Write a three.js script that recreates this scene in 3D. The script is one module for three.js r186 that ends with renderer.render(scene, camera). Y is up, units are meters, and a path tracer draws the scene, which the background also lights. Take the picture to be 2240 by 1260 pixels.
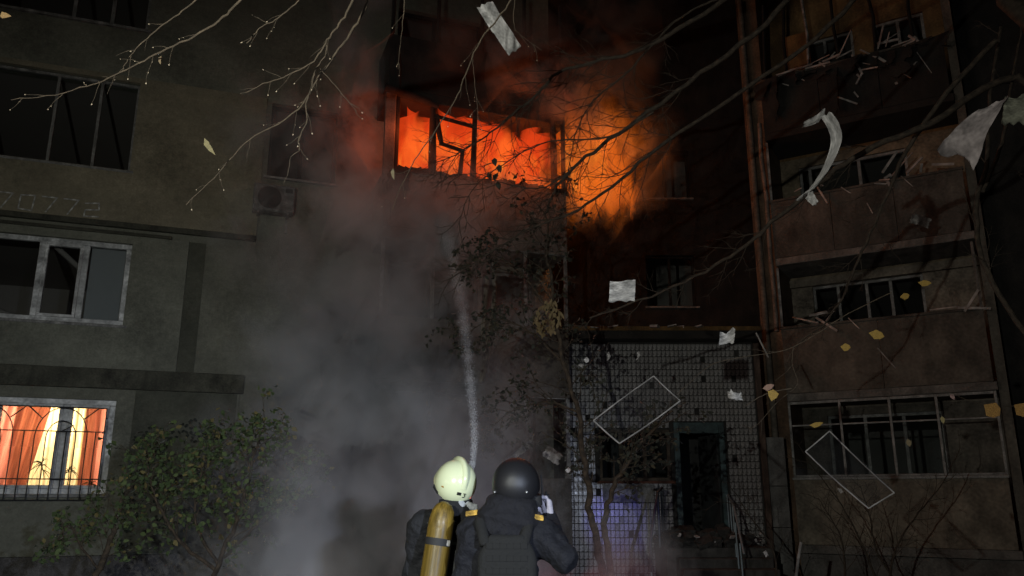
import * as THREE from 'three';
import { ImprovedNoise } from 'three/addons/math/ImprovedNoise.js';
import { MarchingCubes } from 'three/addons/objects/MarchingCubes.js';

// ------------------------------------------------------------------ camera, sky, light, exposure
const scene = new THREE.Scene();
const camera = new THREE.PerspectiveCamera(39.14, 16 / 9, 0.05, 400);
camera.position.set(0, 1.7, 0);
camera.rotation.x = THREE.MathUtils.degToRad(14.5);
const renderer = new THREE.WebGLRenderer({ antialias: true });
renderer.toneMapping = THREE.LinearToneMapping;
renderer.toneMappingExposure = 1;
renderer.shadowMap.enabled = true;
{ // night sky: almost black, a little warm town light low down, the same all round
  const w = 32, h = 16, d = new Float32Array(w * h * 4);
  for (let y = 0; y < h; y++) for (let x = 0; x < w; x++) {
    const up = y / (h - 1) * 2 - 1, k = up > 0 ? 0.0012 + 0.0022 * (1 - up) : 0.001, o = (y * w + x) * 4;
    d[o] = k * 1.25; d[o + 1] = k; d[o + 2] = k * 0.85; d[o + 3] = 1;
  }
  const t = new THREE.DataTexture(d, w, h, THREE.RGBAFormat, THREE.FloatType);
  t.mapping = THREE.EquirectangularReflectionMapping; t.magFilter = THREE.LinearFilter; t.needsUpdate = true;
  scene.background = t; scene.environment = t;
}
const V = (x, y, z) => new THREE.Vector3(x, y, z);
const low_fill = new THREE.DirectionalLight(new THREE.Color(1, 0.86, 0.74), 0.125);  // added low warm fill from the left, brightens the right facade
low_fill.name = 'low_fill'; low_fill.position.set(-28, 9, 4); low_fill.target.position.set(6, 6, -16); low_fill.shadow.radius = 24; low_fill.castShadow = true;
Object.assign(low_fill.shadow.camera, { left: -20, right: 20, top: 20, bottom: -20, far: 90 });
scene.add(low_fill, low_fill.target);
// the lamps outside the frame, the red one added: where each one is and how strong
const LAMP = { work: { at: [-1.9, 2.75, 1.0], aim: [-1.2, 3.1, -14], cd: 86, col: [0.97, 1, 0.92] }, blue: { at: [2.3, 2.3, 2.2], aim: [1.95, 1.25, -15.5], cd: 130, col: [0.2, 0.17, 1] }, red: { at: [0.75, 0.5, -7.8], cd: 0.6, col: [1, 0.12, 0.1] } };

// ------------------------------------------------------------------ helpers
let seed = 7;
const rnd = () => { seed = (seed + 0x6d2b79f5) | 0; let t = Math.imul(seed ^ (seed >>> 15), 1 | seed); t = (t + Math.imul(t ^ (t >>> 7), 61 | t)) ^ t; return ((t ^ (t >>> 14)) >>> 0) / 4294967296; };
const rr = (a, b) => a + (b - a) * rnd(), pick = (a) => a[Math.floor(rnd() * a.length)];
const R = THREE.MathUtils.degToRad, lerp = THREE.MathUtils.lerp, sst = THREE.MathUtils.smoothstep;
const perlin = new ImprovedNoise();
const fbm = (x, y, z, n = 4) => { let s = 0, a = 0.5; for (let i = 0; i < n; i++) { s += a * perlin.noise(x, y, z); x *= 2.03; y *= 2.03; z *= 2.03; a *= 0.5; } return s; };
// tileable fbm on a unit square
const tile = (u, v, f, z, n = 4) => { const a = fbm(u * f, v * f, z, n), b = fbm((u - 1) * f, v * f, z, n), c = fbm(u * f, (v - 1) * f, z, n), d = fbm((u - 1) * f, (v - 1) * f, z, n); return lerp(lerp(a, b, u), lerp(c, d, u), v); };
function tex(n, fn, srgb) {
  const d = new Uint8Array(n * n * 4);
  for (let y = 0; y < n; y++) for (let x = 0; x < n; x++) {
    const c = fn(x / n, y / n), o = (y * n + x) * 4;
    for (let k = 0; k < 3; k++) d[o + k] = Math.max(0, Math.min(255, (Array.isArray(c) ? c[k] : c) * 255));
    d[o + 3] = 255;
  }
  const t = new THREE.DataTexture(d, n, n);
  t.wrapS = t.wrapT = THREE.RepeatWrapping; t.magFilter = THREE.LinearFilter; t.minFilter = THREE.LinearMipmapLinearFilter; t.generateMipmaps = true;
  if (srgb) t.colorSpace = THREE.SRGBColorSpace;
  t.needsUpdate = true; return t;
}
const rep = (t, s, s2 = s) => { const c = t.clone(); c.repeat.set(s, s2); c.needsUpdate = true; return c; };
const plasterC = tex(512, (u, v) => { const a = tile(u, v, 3, 1, 5), b = tile(u, v, 24, 4, 3), c = tile(u, v, 70, 9, 2); const k = 0.84 + a * 0.36 + b * 0.2 + c * 0.22; return [k, k * 0.985, k * 0.96]; }, true);
const plasterB = tex(512, (u, v) => 0.5 + tile(u, v, 60, 3, 3) * 0.8 + tile(u, v, 12, 8, 3) * 0.3);
const stainC = tex(512, (u, v) => { const a = tile(u, v, 4, 21, 5), s = tile(u, v * 0.25, 14, 30, 3), b = tile(u, v, 50, 14, 2); const k = 0.72 + a * 0.75 + s * 0.3 + b * 0.3; return [k, k * 0.97, k * 0.93]; }, true);
const barkC = tex(256, (u, v) => { const k = 0.7 + tile(u, v, 8, 2, 4) * 0.7 + tile(u, v, 40, 5, 2) * 0.4; return [k, k * 0.95, k * 0.88]; }, true);
const clothB = tex(256, (u, v) => 0.5 + tile(u, v, 5, 6, 4) * 0.9 + (((u * 128) % 1 > 0.5) !== ((v * 128) % 1 > 0.5) ? 0.04 : 0));
const dirtC = tex(256, (u, v) => { const k = 0.74 + tile(u, v, 6, 40, 5) * 0.75 + tile(u, v, 30, 44, 3) * 0.35; return [k, k, k]; }, true);
const scuffR = tex(256, (u, v) => 0.72 + tile(u, v, 9, 50, 4) * 0.9);
const std = (c, o = {}) => { const m = new THREE.MeshStandardMaterial({ roughness: 0.9, side: THREE.DoubleSide, ...o }); m.color.setRGB(...c); return m; };
const phy = (c, o = {}) => { const m = new THREE.MeshPhysicalMaterial({ roughness: 0.9, side: THREE.DoubleSide, ...o }); m.color.setRGB(...c); return m; };
const plaster = (c, s = 0.5, o = {}) => std(c, { map: rep(plasterC, s), bumpMap: rep(plasterB, s * 1.6), bumpScale: 0.006, ...o });
const stained = (c, s = 0.4, o = {}) => std(c, { map: rep(stainC, s), bumpMap: rep(plasterB, s * 1.6), bumpScale: 0.008, ...o });
const M = {
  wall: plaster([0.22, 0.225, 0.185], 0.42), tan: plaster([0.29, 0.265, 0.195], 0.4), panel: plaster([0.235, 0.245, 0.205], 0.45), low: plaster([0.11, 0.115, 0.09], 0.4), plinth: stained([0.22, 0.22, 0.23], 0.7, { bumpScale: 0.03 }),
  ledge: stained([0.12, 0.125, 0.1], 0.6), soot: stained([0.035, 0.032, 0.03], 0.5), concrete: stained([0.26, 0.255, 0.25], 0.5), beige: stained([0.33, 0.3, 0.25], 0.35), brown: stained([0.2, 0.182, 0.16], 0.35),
  slate: stained([0.14, 0.133, 0.122], 0.4), wallB: stained([0.31, 0.26, 0.19], 0.35), wallB2: stained([0.3, 0.27, 0.23], 0.35), room: std([0.25, 0.22, 0.2]), roomWarm: std([0.75, 0.62, 0.45]),
  pvc: std([0.78, 0.78, 0.77], { roughness: 0.45, map: rep(dirtC, 0.7) }), frameDull: std([0.36, 0.35, 0.33], { roughness: 0.6, map: rep(dirtC, 0.9) }), black: std([0.02, 0.02, 0.02], { roughness: 0.7 }), iron: std([0.012, 0.012, 0.014], { roughness: 0.6 }),
  char: stained([0.018, 0.016, 0.015], 1.2), glass: phy([0.9, 0.92, 0.92], { transmission: 1, roughness: 0.03, ior: 1.5 }), teal: std([0.06, 0.11, 0.115], { roughness: 0.6, map: rep(dirtC, 1) }),
  rail: std([0.05, 0.06, 0.07], { roughness: 0.5 }), railLight: std([0.2, 0.25, 0.27], { roughness: 0.5 }), sheet: std([0.72, 0.69, 0.66], { map: rep(dirtC, 0.3), bumpMap: rep(plasterB, 0.3), bumpScale: 0.003 }), sheetGrey: std([0.45, 0.42, 0.39], { map: rep(dirtC, 0.3), bumpMap: rep(plasterB, 0.3), bumpScale: 0.003 }),
  barkPale: std([0.17, 0.14, 0.105], { map: rep(barkC, 3) }), barkDark: std([0.085, 0.068, 0.052], { map: rep(barkC, 2) }), barkMid: std([0.1, 0.078, 0.055], { map: rep(barkC, 2) }),  // pale and dark bark: lamplit and unlit tones put into the colour
};

// one mesh out of many small shapes
class MB {
  constructor() { this.p = []; this.n = []; this.u = []; this.i = []; this.c = null; }
  get count() { return this.p.length / 3; }
  vert(x, y, z, nx, ny, nz, u, v) { this.p.push(x, y, z); this.n.push(nx, ny, nz); this.u.push(u, v); }
  add(g, m) {
    const a = g.attributes, b = this.count, v = V(), nm = m ? new THREE.Matrix3().getNormalMatrix(m) : null;
    for (let k = 0; k < a.position.count; k++) {
      v.fromBufferAttribute(a.position, k); if (m) v.applyMatrix4(m); this.p.push(v.x, v.y, v.z);
      v.fromBufferAttribute(a.normal, k); if (nm) v.applyMatrix3(nm).normalize(); this.n.push(v.x, v.y, v.z);
      if (a.uv) this.u.push(a.uv.getX(k), a.uv.getY(k)); else this.u.push(0, 0);
    }
    if (g.index) for (let k = 0; k < g.index.count; k++) this.i.push(b + g.index.getX(k)); else for (let k = 0; k < a.position.count; k++) this.i.push(b + k);
    return this;
  }
  // a box from x0..x1, y0..y1, z0..z1 with a small chamfer and uv in metres
  box(x0, x1, y0, y1, z0, z1, m, ch = 0) {
    const F = [[[1, 2], 0, 1], [[1, 2], 0, -1], [[0, 2], 1, 1], [[0, 2], 1, -1], [[0, 1], 2, 1], [[0, 1], 2, -1]], lo = [x0, y0, z0], hi = [x1, y1, z1], v = V(), nv = V(), nm = m ? new THREE.Matrix3().getNormalMatrix(m) : null;
    for (const [[a, b], ax, s] of F) {
      const at = this.count, side = s > 0 ? hi[ax] : lo[ax];
      for (const [ia, ib] of [[0, 0], [1, 0], [1, 1], [0, 1]]) {
        const q = [0, 0, 0], n = [0, 0, 0]; q[ax] = side; q[a] = ia ? hi[a] - ch : lo[a] + ch; q[b] = ib ? hi[b] - ch : lo[b] + ch; n[ax] = s;
        v.set(...q); nv.set(...n); if (m) { v.applyMatrix4(m); nv.applyMatrix3(nm).normalize(); }
        this.vert(v.x, v.y, v.z, nv.x, nv.y, nv.z, q[a], q[b]);
      }
      const flip = (s > 0) === (ax !== 1); if (flip) this.i.push(at, at + 1, at + 2, at, at + 2, at + 3); else this.i.push(at, at + 2, at + 1, at, at + 3, at + 2);
    }
    if (ch) for (const [a, b, c] of [[0, 1, 2], [1, 2, 0], [2, 0, 1]]) for (const sa of [-1, 1]) for (const sb of [-1, 1]) { // edge strips along c
      const at = this.count, ea = sa > 0 ? hi[a] : lo[a], eb = sb > 0 ? hi[b] : lo[b], n = [0, 0, 0]; n[a] = sa * 0.7071; n[b] = sb * 0.7071;
      for (const [k, w] of [[lo[c] + ch, 0], [hi[c] - ch, 0], [hi[c] - ch, 1], [lo[c] + ch, 1]]) {
        const q = [0, 0, 0]; q[c] = k; q[a] = w ? ea - sa * ch : ea; q[b] = w ? eb : eb - sb * ch;
        v.set(...q); nv.set(...n); if (m) { v.applyMatrix4(m); nv.applyMatrix3(nm).normalize(); }
        this.vert(v.x, v.y, v.z, nv.x, nv.y, nv.z, k, w * ch);
      }
      this.i.push(at, at + 1, at + 2, at, at + 2, at + 3);
    }
    return this;
  }
  // a tapering tube through points
  tube(pts, rad, sides = 6, cap = true) {
    const P = pts.map((p) => (p.isVector3 ? p : V(...p))), n = P.length, r = (k) => (typeof rad === 'number' ? rad : rad[Math.min(k, rad.length - 1)]);
    let up = V(0.31, 0.9, 0.27), len = 0; const base = this.count;
    for (let k = 0; k < n; k++) {
      const t = V().subVectors(P[Math.min(k + 1, n - 1)], P[Math.max(k - 1, 0)]).normalize();
      if (Math.abs(t.dot(up)) > 0.95) up = V(1, 0.1, 0.2).normalize();
      const a = V().crossVectors(up, t).normalize(), b = V().crossVectors(t, a);
      if (k) len += P[k].distanceTo(P[k - 1]);
      for (let s = 0; s <= sides; s++) { const q = s / sides * Math.PI * 2, c = Math.cos(q), d = Math.sin(q), nx = a.x * c + b.x * d, ny = a.y * c + b.y * d, nz = a.z * c + b.z * d; this.vert(P[k].x + nx * r(k), P[k].y + ny * r(k), P[k].z + nz * r(k), nx, ny, nz, s / sides * 0.2, len); }
    }
    const w = sides + 1;
    for (let k = 0; k < n - 1; k++) for (let s = 0; s < sides; s++) { const a = base + k * w + s; this.i.push(a, a + 1, a + w, a + 1, a + w + 1, a + w); }
    if (cap) for (const e of [0, n - 1]) { const c = this.count, t = V().subVectors(P[e], P[e ? e - 1 : 1]).normalize(); this.vert(P[e].x, P[e].y, P[e].z, t.x, t.y, t.z, 0, 0); for (let s = 0; s < sides; s++) this.i.push(c, base + e * w + s, base + e * w + s + 1); }
    return this;
  }
  // a folded leaf at p pointing along d with width side s
  leaf(p, d, s, len, wid, fold = 0.25) {
    const nrm = V().crossVectors(d, s).normalize(), b = this.count, at = (a, c, f) => V().copy(p).addScaledVector(d, a * len).addScaledVector(s, c * wid).addScaledVector(nrm, f * wid);
    const pts = [[0, 0, 0], [0.35, 0.5, fold], [0.35, -0.5, fold], [0.5, 0, -0.02], [0.72, 0.36, fold * 0.7], [0.72, -0.36, fold * 0.7], [1, 0, -0.15]];
    for (const [a, c, f] of pts) { const q = at(a, c, f); this.vert(q.x, q.y, q.z, nrm.x, nrm.y, nrm.z, a, c + 0.5); }
    for (const [x, y, z] of [[0, 1, 3], [0, 3, 2], [1, 4, 3], [3, 5, 2], [4, 6, 3], [3, 6, 5]]) this.i.push(b + x, b + y, b + z);
    return this;
  }
  geo() {
    const P = this.p, N = this.n, I = this.i; // faces wound the way their normals point
    for (let k = 0; k < I.length; k += 3) { const a = I[k] * 3, b = I[k + 1] * 3, c = I[k + 2] * 3, ux = P[b] - P[a], uy = P[b + 1] - P[a + 1], uz = P[b + 2] - P[a + 2], vx = P[c] - P[a], vy = P[c + 1] - P[a + 1], vz = P[c + 2] - P[a + 2];
      if ((uy * vz - uz * vy) * (N[a] + N[b] + N[c]) + (uz * vx - ux * vz) * (N[a + 1] + N[b + 1] + N[c + 1]) + (ux * vy - uy * vx) * (N[a + 2] + N[b + 2] + N[c + 2]) < 0) { const q = I[k + 1]; I[k + 1] = I[k + 2]; I[k + 2] = q; } }
    const g = new THREE.BufferGeometry();
    g.setAttribute('position', new THREE.Float32BufferAttribute(this.p, 3)); g.setAttribute('normal', new THREE.Float32BufferAttribute(this.n, 3)); g.setAttribute('uv', new THREE.Float32BufferAttribute(this.u, 2));
    if (this.c) g.setAttribute('color', new THREE.Float32BufferAttribute(this.c, 4));
    g.setIndex(this.i); return g;
  }
  build(name, mat, parent = scene) { const m = new THREE.Mesh(this.geo(), mat); m.name = parent === scene ? numbered(name) : name; m.castShadow = m.receiveShadow = true; parent.add(m); return m; }
}
const names = new Map();
function numbered(n) { const k = names.get(n) ?? 0; names.set(n, k + 1); return k ? n + '_' + String(k).padStart(3, '0') : n; }
function tag(o, label, category, group, kind) { if (label) o.userData.label = label; if (category) o.userData.category = category; if (group) o.userData.group = group; if (kind) o.userData.kind = kind; return o; }
function thing(name, label, category, at = [0, 0, 0], turn = 0, group) { const o = new THREE.Group(); o.name = numbered(name); o.position.set(...at); o.rotation.y = turn; scene.add(o); return tag(o, label, category, group); }
const box = (name, mat, parent, ...b) => new MB().box(...b).build(name, mat, parent);
const partGroup = (name, parent) => { const g = new THREE.Group(); g.name = name; parent.add(g); return g; };
function meshOf(name, g, mat, parent = scene) { const m = new THREE.Mesh(g, mat); m.name = parent === scene ? numbered(name) : name; m.castShadow = m.receiveShadow = true; parent.add(m); return m; }
const T = (x, y, z, rx = 0, ry = 0, rz = 0, s = 1) => new THREE.Matrix4().compose(V(x, y, z), new THREE.Quaternion().setFromEuler(new THREE.Euler(rx, ry, rz)), typeof s === 'number' ? V(s, s, s) : V(...s));

// ------------------------------------------------------------------ the place: two facades that meet at an obtuse corner, porch between
// left facade: x runs along the wall (metres from the edge of the lit window), y up, z out of the wall
const FA = { at: [-6.5, 0, -13.4], turn: R(20) }, FB = { at: [5.35, 0, -15.8], turn: R(-31) };
const mA = T(...FA.at, 0, FA.turn), mB = T(...FB.at, 0, FB.turn);
const onA = (u, h, z) => V(u, h, z).applyMatrix4(mA).toArray(), onB = (u, h, z) => V(u, h, z).applyMatrix4(mB).toArray();
const F1 = 0.9, F2 = 3.7, F3 = 6.45, F4 = 9.2, F5 = 12;

tag(box('ground', stained([0.06, 0.06, 0.058], 0.3), scene, -150, 150, -0.3, 0, -150, 150), 'dark asphalt yard in front of the apartment block', 'ground', null, 'structure');

// wall with rectangular holes, 0.35 thick, front face at z = 0
function wallPiece(name, mat, parent, x0, x1, y0, y1, holes, z = 0, thick = 0.35) {
  const xs = [...new Set([x0, x1, ...holes.flatMap((h) => [h[0], h[1]]).filter((x) => x > x0 && x < x1)])].sort((a, b) => a - b), b = new MB();
  for (let k = 0; k < xs.length - 1; k++) { // vertical strips between the edges of the holes
    const mid = (xs[k] + xs[k + 1]) / 2, cut = holes.filter((h) => h[0] < mid && h[1] > mid && h[2] < y1 && h[3] > y0).sort((a, c) => a[2] - c[2]); let y = y0;
    for (const h of cut) { if (h[2] > y) b.box(xs[k], xs[k + 1], y, h[2], z - thick, z); y = Math.max(y, h[3]); }
    if (y < y1) b.box(xs[k], xs[k + 1], y, y1, z - thick, z);
  }
  return b.build(name, mat, parent);
}
// window: frame with posts, sashes and panes in a hole x0..x1, y0..y1
function windowIn(parent, x0, x1, y0, y1, posts, mat, o = {}) {
  const z = o.z ?? -0.12, w = o.w ?? 0.07, d = o.d ?? 0.08, f = new MB();
  f.box(x0, x1, y0, y0 + w, z - d, z, null, 0.006); f.box(x0, x1, y1 - w, y1, z - d, z, null, 0.006); f.box(x0, x0 + w, y0 + w, y1 - w, z - d, z, null, 0.006); f.box(x1 - w, x1, y0 + w, y1 - w, z - d, z, null, 0.006);
  const win = f.build('window', mat, parent), edges = [x0 + w, ...posts.flatMap((p) => [p - w * 0.55, p + w * 0.55]), x1 - w];
  for (const p of posts) box('mullion', mat, win, p - w * 0.55, p + w * 0.55, y0 + w, y1 - w, z - d, z - 0.004, null, 0.006);
  for (let k = 0; k < edges.length; k += 2) {
    const a = edges[k], b = edges[k + 1];
    if (o.sash?.includes(k / 2)) { const s = new MB(), q = 0.05; s.box(a, b, y0 + w, y0 + w + q, z - d + 0.01, z + 0.012, null, 0.005); s.box(a, b, y1 - w - q, y1 - w, z - d + 0.01, z + 0.012, null, 0.005); s.box(a, a + q, y0 + w + q, y1 - w - q, z - d + 0.01, z + 0.012, null, 0.005); s.box(b - q, b, y0 + w + q, y1 - w - q, z - d + 0.01, z + 0.012, null, 0.005); s.build('sash', mat, win); }
    if (!o.open?.includes(k / 2)) box('pane', M.glass, win, a, b, y0 + w, y1 - w, z - d * 0.55, z - d * 0.55 + 0.005);
  }
  if (o.sill !== false) box('sill', o.sillMat ?? M.frameDull, win, x0 - 0.06, x1 + 0.06, y0 - 0.05, y0 - 0.003, z - 0.02, o.sillOut ?? 0.07, null, 0.006);
  return win;
}

// ---- left section
const left = thing('apartment_building', 'grey plastered left section with the lit window, the painted digits and the burning balcony', 'apartment building', FA.at, FA.turn);
const holesA = [[-2.75, -0.02, 1.75, 3.25], [-2.75, -0.06, 4.5, 5.93], [-2.75, -0.25, 7.26, 8.95], [-2.75, -0.25, 10.05, 11.7], [2.05, 3.3, 7.5, 9.0], [4.4, 7.4, 6.5, 8.9], [4.4, 7.4, 9.25, 11.6], [4.4, 7.4, 3.75, 6.1], [4.4, 7.4, 1.0, 3.3]];
wallPiece('wall', M.wall, left, -9, 7.78, 0.82, 15, holesA);
box('end_wall', M.wall, left, 7.5, 7.78, 0.82, 15, -5.3, -0.352);
box('plinth', M.plinth, left, -9, 7.78, 0, 0.815, -0.35, 0.06);
wallPiece('insulation_panel', M.tan, left, -9, 1.95, 6.3, 9.05, holesA, 0.062, 0.06).userData.label = 'tan insulation panel round the third floor window';
wallPiece('insulation_panel', M.panel, left, -9, 0.84, 3.76, 6.07, holesA, 0.062, 0.06).userData.label = 'grey green insulation panel round the second floor window';
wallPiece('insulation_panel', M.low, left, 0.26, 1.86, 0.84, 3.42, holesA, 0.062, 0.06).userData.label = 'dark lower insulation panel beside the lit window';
box('lit_edge', M.panel, left, 1.86, 1.885, 0.84, 3.42, 0.002, 0.068);  // paler strip paints the lit edge of the lower panel
box('dark_strip', M.low, left, 0.85, 1.12, 3.76, 6.07, 0.002, 0.03);  // darker strip beside the second floor panel
box('ledge', M.ledge, left, -9, 1.95, 3.43, 3.755, 0.002, 0.11, null, 0.01);
new MB().box(-9, 1.95, 6.2, 6.296, 0.002, 0.1, null, 0.01).box(-9, 0.55, 6.075, 6.13, 0.002, 0.09, null, 0.008).build('ledge', M.ledge, left);
// rooms behind the openings
box('floor_slab', M.room, left, -9, 7.49, 3.4, 3.62, -5, -0.351); box('floor_slab', M.room, left, -9, 7.49, 6.18, 6.4, -5, -0.351); box('floor_slab', M.room, left, -9, 7.49, 9.0, 9.22, -5, -0.351); box('floor_slab', M.room, left, -9, 7.49, 11.8, 12, -5, -0.351); box('floor_slab', M.room, left, -9, 7.49, 0.62, 0.86, -5, -0.351);
box('rear_wall', M.room, left, -9, 7.49, 0, 15, -5.3, -5.003);
for (const u of [0.35, 3.75]) box('partition', M.room, left, u, u + 0.12, 0.863, 11.79, -4.99, -0.352);
box('partition', M.room, left, -3.3, -3.15, 0.863, 3.39, -4.99, -0.352);
box('roof', M.soot, left, -9, 7.78, 15.002, 15.3, -5.3, 0.35);
// windows of the left section
const w1 = windowIn(left, -2.75, -0.02, 1.75, 3.25, [-1.75, -0.74], M.pvc, { w: 0.09, sash: [0, 1, 2], z: -0.06 });
windowIn(left, -2.75, -0.06, 4.5, 5.93, [-1.42, -0.76], M.pvc, { w: 0.085, sash: [1], z: -0.02 });
windowIn(left, -2.75, -0.25, 7.26, 8.95, [-1.56, -0.87], M.frameDull, { w: 0.045, z: -0.05 });
windowIn(left, -2.75, -0.25, 10.05, 11.7, [-1.5, -0.87], M.frameDull, { w: 0.06 });
windowIn(left, 2.05, 3.3, 7.5, 9.0, [2.65], M.char, { w: 0.06 });
box('roller_blind', std([0.3, 0.3, 0.3]), left, -0.72, -0.1, 4.55, 5.9, -0.3, -0.29).userData.label = 'grey blind drawn behind the right pane';
{ const b = new MB(); b.tube([[-1.3, 5.9, -0.5], [-0.9, 5.55, -0.42], [-0.78, 5.2, -0.4]], 0.05, 6); b.tube([[-2.6, 5.0, -0.5], [-1.9, 4.66, -0.42], [-1.5, 4.56, -0.4]], 0.05, 6); b.build('curtain_fold', M.room, left); }
// painted digits ...770772 in thin strokes on the tan panel
{ const D = { 7: [[0, 1, 1, 1], [1, 1, 0.35, 0]], 0: [[0.05, 0.95, 1, 1], [1, 1, 0.9, 0], [0.9, 0, 0, 0.06], [0, 0.06, 0.05, 0.95]], 2: [[0, 0.85, 0.95, 0.95], [0.95, 0.95, 1, 0.5], [1, 0.5, 0.05, 0.42], [0.05, 0.42, 0, 0], [0, 0, 1, 0.04]] };
  const ink = std([0.66, 0.66, 0.63], { map: rep(dirtC, 2) });
  [...'770772'].forEach((ch, k) => { const b = new MB(), x = -2.5 + k * 0.327, y = 6.34;
    for (const [a, c, d, e] of D[ch]) { const x0 = x + a * 0.22, y0 = y + c * 0.27, x1 = x + d * 0.22, y1 = y + e * 0.27, l = Math.hypot(x1 - x0, y1 - y0); b.box(-l / 2 - 0.009, l / 2 + 0.009, -0.0105, 0.0105, 0, 0.003, T((x0 + x1) / 2, (y0 + y1) / 2, 0.0625, 0, 0, Math.atan2(y1 - y0, x1 - x0))); }
    b.build('painted_digit', ink, left); });
}
// iron grille with arches before the lit window
{ const g = partGroup('window_grille', left), z = 0.12, x0 = -2.72, x1 = -0.13, y0 = 1.66, y1 = 3.1, bar = (pts, r = 0.0095) => { const b = new MB(); b.tube(pts, r, 6); b.build('bar', M.iron, g); };
  bar([[x0, y0, z], [x1, y0, z]]); bar([[x0, y1, z], [x1, y1, z]]); bar([[x0, y0, z], [x0, y1, z]]); bar([[x1, y0, z], [x1, y1, z]]); bar([[x0, 2.72, z], [x1, 2.72, z]]); bar([[x0, 1.98, z], [x1, 1.98, z]]);
  for (const q of [x0, x1]) for (const h of [1.8, 2.95]) bar([[q, h, z], [q, h, -0.02]]);
  const arch = (c, r, h) => { const p = [[c - r, y0, z + 0.012]]; for (let k = 0; k <= 14; k++) { const a = Math.PI - k / 14 * Math.PI; p.push([c + Math.cos(a) * r, h + Math.sin(a) * r * 1.25, z + 0.012]); } p.push([c + r, y0, z + 0.012]); bar(p, 0.0085); };
  for (const c of [-0.74, -1.78]) { arch(c, 0.37, 2.63); arch(c, 0.21, 2.62); for (const q of [-0.07, 0.07]) bar([[c + q, y0, z + 0.012], [c + q, 2.72, z + 0.012]]); bar([[c, 2.72, z], [c + 0.16, 2.82, z + 0.01]]); for (const s of [-1, 1]) bar([[c + s * 0.3, 2.92, z], [c + s * 0.5, y1, z]]); }
  for (const c of [-0.25, -1.26, -2.27]) bar([[c, y0, z + 0.012], [c, 2.72, z + 0.012]]); 
}
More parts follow.
